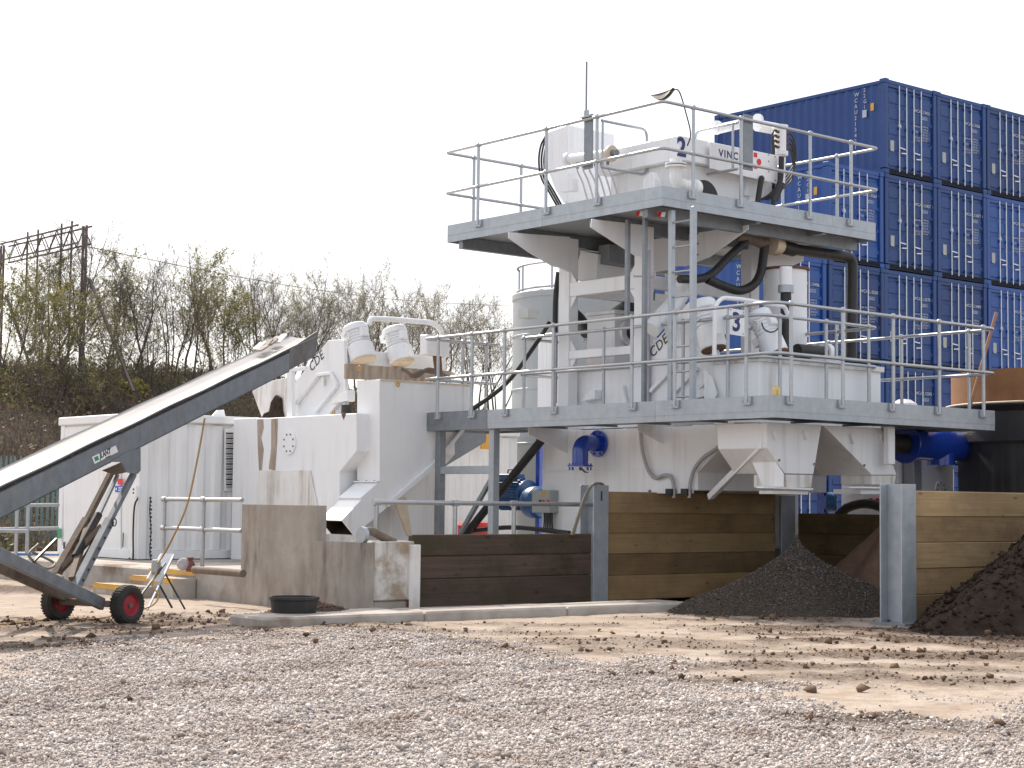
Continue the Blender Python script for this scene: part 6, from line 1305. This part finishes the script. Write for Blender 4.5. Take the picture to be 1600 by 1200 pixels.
for x_, mt in ((853, INKB), (857.5, INKR), (865, INKR)): pp_ = at(x_ - 8, 783.5, X=XBX - .16); g = G(); g.cyl(pp_ + Vector((0, 0, 0)), pp_ + Vector((-.02, 0, 0)), .02, n=12); g.obj('button', mt, t)
pp_ = at(850, 772, X=XBX - .161); g = G(); g.box(pp_ - Vector((.003, .03, .025)), pp_ + Vector((.001, .03, .025))); g.obj('yellow_label', YELLOW, t)
for k in range(6): a = Vector((XBX - .08, q.y + .03 + .03 * k, p.z)); g = G(); g.tube(curve([a, a - Vector((0, 0, .12)), a - Vector((.0, -.01 * (k - 3), .25))], 4), .01, 6); g.obj('cable_tail', INKB, t)
g = G(); g.tube(curve(pz([(720, 832), (800, 824), (890, 833)], X=14.3), 6), .03, 8); o = g.obj('dark_pipe', INKB); tag(o, 'dark pipe lying behind the top of the dark timber wall', 'pipe')
for k in range(2):
    g = G(); g.tube(curve([at(893 + 3 * k, 836, Y=14.60), at(903 + 2 * k, 806, Y=14.60), at(911 + 2 * k, 782, Y=14.60), at(920 + 2 * k, 763, Y=14.61), at(930, 756.5 - k, Y=14.66), at(941, 757 - k, Y=14.76), at(946, 764, Y=14.9)], 6), .013, 8); o = g.obj('cable', CABLE); tag(o, 'khaki cable slung over the post marked 1, %s strand' % ('left', 'right')[k], 'cable')

# ---------------------------------------------------------------- silo
c = at(912, 700, D=29.3); t = thing('grey_silo', 'grey cylindrical silo behind the tower', 'silo', (c.x, c.y, 0)); zt_ = at(835, 452, D=28.6).z
g = G(); g.lathe([(1.22, -.3), (1.22, zt_ - .12), (1.235, zt_ - .11), (1.235, zt_ - .02), (1.20, zt_), (.4, zt_ + .12)], (c.x, c.y, 0), (0, 0, 1), 64); g.obj('shell', SILO, t)
for z in (1.2, 2.1, 3.0, 3.9): g = G(); g.lathe([(1.221, 0), (1.232, .008), (1.232, .03), (1.221, .038)], (c.x, c.y, z), (0, 0, 1), 64); g.obj('seam', SILO, t)
g = G()
for z in (.55, .95): 
    g.tube([(c.x + 1.15 * math.cos(a), c.y + 1.15 * math.sin(a), zt_ + z - .5) for a in np.linspace(2.2, 5.4, 16)], .02, 6)
g.obj('top_rail', GALV_B, t)
for a in np.linspace(2.2, 5.4, 6): g = G(); g.cyl((c.x + 1.15 * math.cos(a), c.y + 1.15 * math.sin(a), zt_ - .05), (c.x + 1.15 * math.cos(a), c.y + 1.15 * math.sin(a), zt_ + .45), .02, n=6); g.obj('rail_post', GALV_B, t)
q = at(826, 488, D=28.0); g = G(); g.box(q - Vector((.12, .12, .10)), q + Vector((.12, .12, .05))); o = g.obj('bracket_box', GREYBOX, t)
g = G(); p = at(857, 560, D=26); g.box((p.x, p.y - .1, 0), (p.x + .5, p.y + .25, at(857, 520, D=26).z)); o = g.obj('white_duct', WHITE_C, bevel=.01); tag(o, 'white upright duct between the silo and the tower', 'duct')
g = G(); g.tube(curve([at(735, 642, D=22.5), at(790, 600, D=22.5), at(832, 545, D=22.5), at(858, 505, D=22)], 6), .03, 8); o = g.obj('slanting_cable', BLACKR); tag(o, 'black cable slanting up in front of the silo', 'cable')
g = G(); g.tube(curve([at(866, 630, X=14.72), at(867, 560, X=14.72), at(868, 470, X=14.72), at(873, 425, X=14.72)], 4), .035, 8); o = g.obj('riser_hose', BLACKR); tag(o, 'dark riser hose against the left tower column', 'hose')
g = G(); p = at(758, 682, D=27.5); g.box(p - Vector((.08, .02, .2)), p + Vector((.08, .02, .2))); o = g.obj('yellow_notice', YELLOW); tag(o, 'narrow yellow notice on the white wall behind the walkway leg', 'sign')

# ---------------------------------------------------------------- black tank with rusty ring, blue pipe
c = at(1690, 700, D=22.0); t = thing('black_tank', 'big black round tank with a rusty steel ring on top', 'tank', (c.x, c.y, 0))
za, zb_ = at(1500, 632, D=21.6).z, at(1500, 580, D=21.6).z
g = G(); g.lathe([(1.50, -.1), (1.52, za - .5), (1.56, za - .46), (1.56, za - .10), (1.66, za - .03), (1.66, za), (1.50, za + .001)], (c.x, c.y, 0), (0, 0, 1), 72); g.obj('shell', BLACKT, t)
g = G(); g.lathe([(1.60, za + .002), (1.60, zb_), (1.57, zb_), (1.57, za + .002)], (c.x, c.y, 0), (0, 0, 1), 72); g.obj('ring', RUST_RING, t)
g = G(); g.tube([(c.x + 1.665 * math.cos(a), c.y + 1.665 * math.sin(a), za) for a in np.linspace(0, 2 * math.pi, 60, endpoint=False)], .014, 6, closed=True); g.obj('rim_bead', CREAM, t)
YBP = 13.15; t = thing('blue_pipe', 'glossy blue flanged tee pipe under the right end of the lower platform', 'pipe', at(1470, 700, Y=YBP))
a, b = at(1415, 694, Y=YBP), at(1524, 701, Y=YBP); b.z = a.z; d = (b - a).normalized()
g = G(); g.cyl(a, b, .19, n=28); g.obj('barrel', BLUEP, t)
for q, r_ in ((a, .235), (b, .245)):
    g = G(); g.cyl(q - d * .022, q + d * .022, r_, n=32); f_ = g.obj('flange', BLUEP, t, bevel=.004)
    bolts(f_, [q + d * (.022 if q is a else -.04) + (Vector((0, 1, 0)) * math.cos(k * math.pi / 5) + Vector((0, 0, 1)) * math.sin(k * math.pi / 5)) * r_ * .87 for k in range(10)], d, .014, .018, BLUEP)
g = G(); g.cyl(a - d * .35, a - d * .022, .12, n=20); g.obj('stub', BLACKR, t)
m_ = a.lerp(b, .5); 
g = G(); g.cyl(m_ + Vector((0, 0, 0)), m_ - Vector((0, 0, .24)), .17, n=24); g.obj('branch', BLUEP, t)
t = thing('rear_tank', 'white flanged tank behind the right H-section post', 'tank', at(1440, 770, Y=13.6))
g = G(); q = at(1402, 700, Y=13.7); q2 = at(1490, 700, Y=13.7); g.box((q.x, 13.7, .1), (q2.x, 14.6, q.z + .35)); g.obj('shell', WHITE, t, bevel=.01)
for x_, y_, r_ in ((1468, 765, .11), (1468, 722, .09)):
    p = at(x_, y_, Y=13.69); g = G(); g.cyl(p, p + Vector((0, -.02, 0)), r_, n=24); f_ = g.obj('blank_flange', SIGNW, t); bolts(f_, [p + Vector((r_ * .75 * math.cos(k * math.pi / 4), -.02, r_ * .75 * math.sin(k * math.pi / 4))) for k in range(8)], (0, -1, 0), .011, .01)
g = G(); g.box((15.6, 14.75, .6), (17.2, 15.2, 2.0)); o = g.obj('white_cabinet', WHITE_C, bevel=.01); tag(o, 'plain white cabinet glimpsed between the two chutes', 'cabinet')
q = at(1281, 775, X=17.5); g = G(); g.box((17.5, q.y - .07, .1), (17.56, q.y + .05, q.z + .2)); o = g.obj('blue_stanchion', BLUEP); tag(o, 'blue upright stanchion glimpsed between the chutes', 'stanchion')
q = at(1298, 785, X=17.6); g = G(); g.lathe([(.1, -.08), (.13, -.05), (.13, .05), (.1, .08)], q, (.6, -.8, 0), 20); o = g.obj('blue_motor', BLUEM); tag(o, 'round blue motor end glimpsed between the chutes', 'motor')
g = G(); g.tube(curve(pz([(1310, 805), (1325, 793), (1350, 787), (1375, 792), (1390, 805)], X=17.15), 6), .06, 12); o = g.obj('arched_hose', BLACKR); tag(o, 'black hose arching over the back wall of the bay', 'hose')
q = at(1372, 782, X=17.3); t = thing('button_panel', 'pale panel with three red buttons behind the bay', 'control box', q); g = G(); g.box(q - Vector((.0, .2, .06)), q + Vector((.08, .2, .06))); g.obj('case', SIGNW, t)
for k in (-1, 0, 1): g = G(); g.cyl(q + Vector((-.001, .1 * k, 0)), q + Vector((-.02, .1 * k, 0)), .03, n=12); g.obj('button', INKR, t)
c = at(1413, 640, Y=14.2); g = G(); g.lathe([(.001, .14), (.08, .13), (.16, .08), (.2, 0), (.2, -.4)], c, (0, 0, 1), 24); o = g.obj('white_dome', WHITE); tag(o, 'white domed vessel top behind the lower platform edge', 'vessel')
g = G(); g.cyl(at(1513, 644, Y=12.6), at(1557, 488, Y=12.45), .021, n=10); o = g.obj('wooden_pole', POLE); tag(o, 'long wooden pole leaning on the right end of the lower platform rail', 'pole')
for k, x_ in enumerate((1208, 1216)):
    p = at(x_, 616, Y=12.1); p.z = LT + .001; p = Vector((13.72 + .055 * k, 12.095 + .0 * k, LT)); g = G(); g.lathe([(.022, 0), (.024, .01), (.024, .06), (.014, .075), (.014, .085), (.016, .086), (.016, .098)], p, (0, 0, 1), 12); o = g.obj('plastic_bottle', PLASTIC); tag(o, 'small yellow plastic bottle on the lower platform corner, %s of two' % ('left', 'right')[k], 'bottle', 'bottles on the platform corner')

# ---------------------------------------------------------------- blue shipping containers
KD = 45.2; K0 = at(1382.5, 121, D=KD); CW, CL, CH, GAP = 2.205, 6.06, 2.50, .05
def make_container(mat):
    t = thing('shipping_container', '-', 'container', (0, 0, 0), 'blue shipping containers in the stack')
    def P_(nm, g, m=mat, par=t, bev=0): return g.obj(nm, m, par, bevel=bev)
    for x in (0, CW - .14):
        g = G(); g.box((x, 0, .14), (x + .14, .16, CH - .12)); P_('corner_post', g, bev=.012)
        g = G(); g.box((x, CL - .16, .14), (x + .14, CL, CH - .12)); P_('corner_post', g)
        for y in (0, CL - .18):
            for z in (0, CH - .118): g = G(); g.box((x - .006, y - .006, z), (x + .166, y + .186, z + .118)); c_ = P_('corner_casting', g, bev=.01)
            
    g = G(); g.box((.15, .02, CH - .115), (CW - .15, CL - .02, CH - .02)); P_('roof', g)
    g = G(); g.box((.15, .03, .02), (CW - .15, CL - .03, .14)); P_('base_frame', g, BLUE_GAP_SHADE)
    for x, s_ in ((.03, -1), (CW - .03, 1)):
        g = G(); prof = []; y = .17; dep = .036
        while y < CL - .30: prof += [(y, 0), (y + .07, 0), (y + .105, dep), (y + .175, dep)]; y += .21 * 1.31
        prof = [(.161, 0)] + prof + [(CL - .161, 0)]; vs_ = []; fs_ = []
        for yy, d in prof: vs_ += [(x - s_ * d * -1 * -1, yy, .145), (x - s_ * d, yy, CH - .125)]
        for i in range(len(prof) - 1): f_ = (2 * i, 2 * i + 1, 2 * i + 3, 2 * i + 2); fs_.append(f_ if s_ < 0 else f_[::-1])
        g.add(vs_, fs_); P_('side_wall', g)
        g = G(); g.box((x - .02, .181, CH - .125), (x + .02, CL - .181, CH - .045)); P_('top_side_rail', g)
        g = G(); g.box((x - .02, .181, .03), (x + .02, CL - .181, .145)); P_('bottom_side_rail', g)
    g = G(); g.box((.14, CL - .06, .14), (CW - .14, CL - .04, CH - .12)); P_('end_wall', g)
    g = G(); g.box((.165, .03, CH - .2), (CW - .165, .11, CH - .116)); P_('door_header', g, bev=.006)
    g = G(); g.box((.165, .03, .03), (CW - .165, .10, .155)); P_('door_sill', g, BLUE_GAP_SHADE)
    dw = (CW - .29) / 2
    for k in range(2):
        x0 = .145 + k * (dw + .004); x1 = x0 + dw - .004; z0, z1 = .16, CH - .205
        g = G(); g.box((x0, .075, z0), (x1, .10, z1))
        for j in range(5):
            za_ = z0 + .06 + (z1 - z0 - .06) * j / 5; zb__ = z0 + .06 + (z1 - z0 - .06) * (j + 1) / 5 - .085
            g.prism([(x0 + .05, .0745, za_), (x1 - .05, .0745, za_), (x1 - .05, .05, za_ + .02), (x0 + .05, .05, za_ + .02)], (0, .0003, 0)) if False else g.loft([(x0 + .05, .0748, za_), (x1 - .05, .0748, za_), (x1 - .05, .0748, zb__), (x0 + .05, .0748, zb__)], [(x0 + .07, .052, za_ + .025), (x1 - .07, .052, za_ + .025), (x1 - .07, .052, zb__ - .025), (x0 + .07, .052, zb__ - .025)])
        d_ = P_('door', g)
        for j in range(4): zc = z0 + .22 + (z1 - z0 - .44) * j / 3; g = G(); xx = x0 if k == 0 else x1; g.box((xx - .07, .045, zc - .05), (xx + .07, .074, zc + .05)); P_('hinge', g, mat, d_, .005)
        for j in range(2):
            xr = x0 + dw * ((.50, .82)[j] if k == 0 else (.14, .47)[j]); g = G(); g.cyl((xr, .022, .10), (xr, .022, CH - .12), .017, n=8); r_ = P_('lock_rod', g, ROD, d_)
            for zc in (.24, CH - .3, 1.25): g = G(); g.box((xr - .04, .012, zc - .035), (xr + .04, .048, zc + .035)); P_('rod_guide', g, mat, r_)
            zc = (.72, .60)[j] if k == 0 else (.66, .52)[j]; g = G(); g.bar((xr, .008, zc + .02), (xr + (.24 if j == 0 else -.24), .008, zc), .012, .03); P_('handle', g, ROD, r_)
    g = G(); g.box((.28, .0478, .62), (.43, .0505, .90)); P_('data_plate', g, GREYBOX)
    return t
protoA = make_container(BLUE); protoB = make_container(BLUE2); protoC = make_container(BLUE3)
NUM = {(1, 5): '213421 4', (2, 5): '213426 1', (3, 5): '213485 6', (0, 4): '213563 9', (1, 4): '213437 8', (2, 4): '213477 0', (3, 4): '213510 3', (-1, 3): '213406 2', (0, 3): '213520 5', (1, 3): '213570 8', (2, 3): '213484 7', (3, 3): '213491 2', (0, 2): '213418 0', (1, 2): '213545 4', (2, 2): '213552 5'}
ORD = {-1: 'first', 0: 'second', 1: 'third', 2: 'fourth', 3: 'fifth'}; TIER = {5: 'top', 4: 'second', 3: 'third', 2: 'fourth', 1: 'bottom'}
protos = {k: [p, kid_tree(p), False] for k, p in (('dark', protoA), ('brighter', protoB), ('faded', protoC))}
for col in (-1, 0, 1, 2, 3):
    for tier in range(1, {-1: 4, 0: 5}.get(col, 6)):
        newer = (col, tier) in ((0, 4), (3, 4), (3, 3), (-1, 3), (0, 2))
        kd = 'brighter' if newer else ('faded' if (col, tier) in ((1, 4), (2, 3), (3, 5), (0, 3), (2, 1), (1, 2)) else 'dark'); pr = protos[kd]
        o = pr[0] if not pr[2] else copy_fast(pr[0], pr[1]); pr[2] = True
        jx = R2.uniform(-.018, .018); jy = R2.uniform(-.02, .02)
        o.location = (K0.x + (col - 1) * (CW + GAP) + jx, K0.y + jy, K0.z - CH * (6 - tier)); o['_c'] = tuple(o.location)
        o['label'] = '%s blue container, %s row from the top, %s column from the left' % (kd, TIER[tier], ORD[col])
        b0 = Vector(o.location)
        if tier >= 2:
            n_ = NUM.get((col, tier), '2134%d 0' % (10 + tier * 7 + col)); xl = .145 + (CW - .29) / 2
            lw = text_mesh('WCAU', .125, b0 + Vector((xl + .165, .044, 1.80)), (1, 0, 0), (0, 0, 1), INKW, o, bold=.002)
            lw = text_mesh(n_.replace(' ', '  '), .125, b0 + Vector((xl + .50, .044, 1.80)), (.82, 0, 0), (0, 0, 1), INKW, o, bold=.002)
            text_mesh('22G1', .115, b0 + Vector((xl + .50, .044, 1.64)), (1, 0, 0), (0, 0, 1), INKW, o, bold=.002)
            text_mesh('MAX.WT\n\nTARE\n\nPAYLOAD\nCU.CAP', .075, b0 + Vector((xl + .165, .044, 1.40)), (1, 0, 0), (0, 0, 1), INKW, o, line=1.0)
            text_mesh('30480 KG\n67200 LB\n2230 KG\n4920 LB\n28250 KG\n33.2 M3', .065, b0 + Vector((xl + .52, .044, 1.43)), (1, 0, 0), (0, 0, 1), INKW, o, line=1.15)
            g = G(); cc = b0 + Vector((.66, .043, 1.32)); g.cyl(cc, cc + Vector((0, -.002, 0)), .075, n=16); g.obj('round_decal', INKW if newer or col > 0 else INKU, o)
        if (col, tier) in ((1, 5), (0, 4), (-1, 3)):
            s = 'WCAU' + n_.replace(' ', '')
            for k, ch in enumerate(s): text_mesh(ch, .15, b0 + Vector((.021, 1.02, 2.16 - .155 * k)), (0, -1, 0), (0, 0, 1), INKW, o, bold=.002)
            for k, ch in enumerate('22G1'): text_mesh(ch, .14, b0 + Vector((.021, .72, 2.24 - .15 * k)), (0, -1, 0), (0, 0, 1), INKW, o, bold=.002)
            g = G(); cc = b0 + Vector((.022, .62, 1.56)); g.box(cc, cc + Vector((-.003, .14, .2))); g.obj('size_panel', INKW, o)
            g = G(); cc = b0 + Vector((.022, .38, 1.70)); g.box(cc, cc + Vector((-.003, .11, .2))); g.obj('yellow_decal', YELLOW, o)
for o in list(bpy.data.objects):
    if '_c' in o: del o['_c']
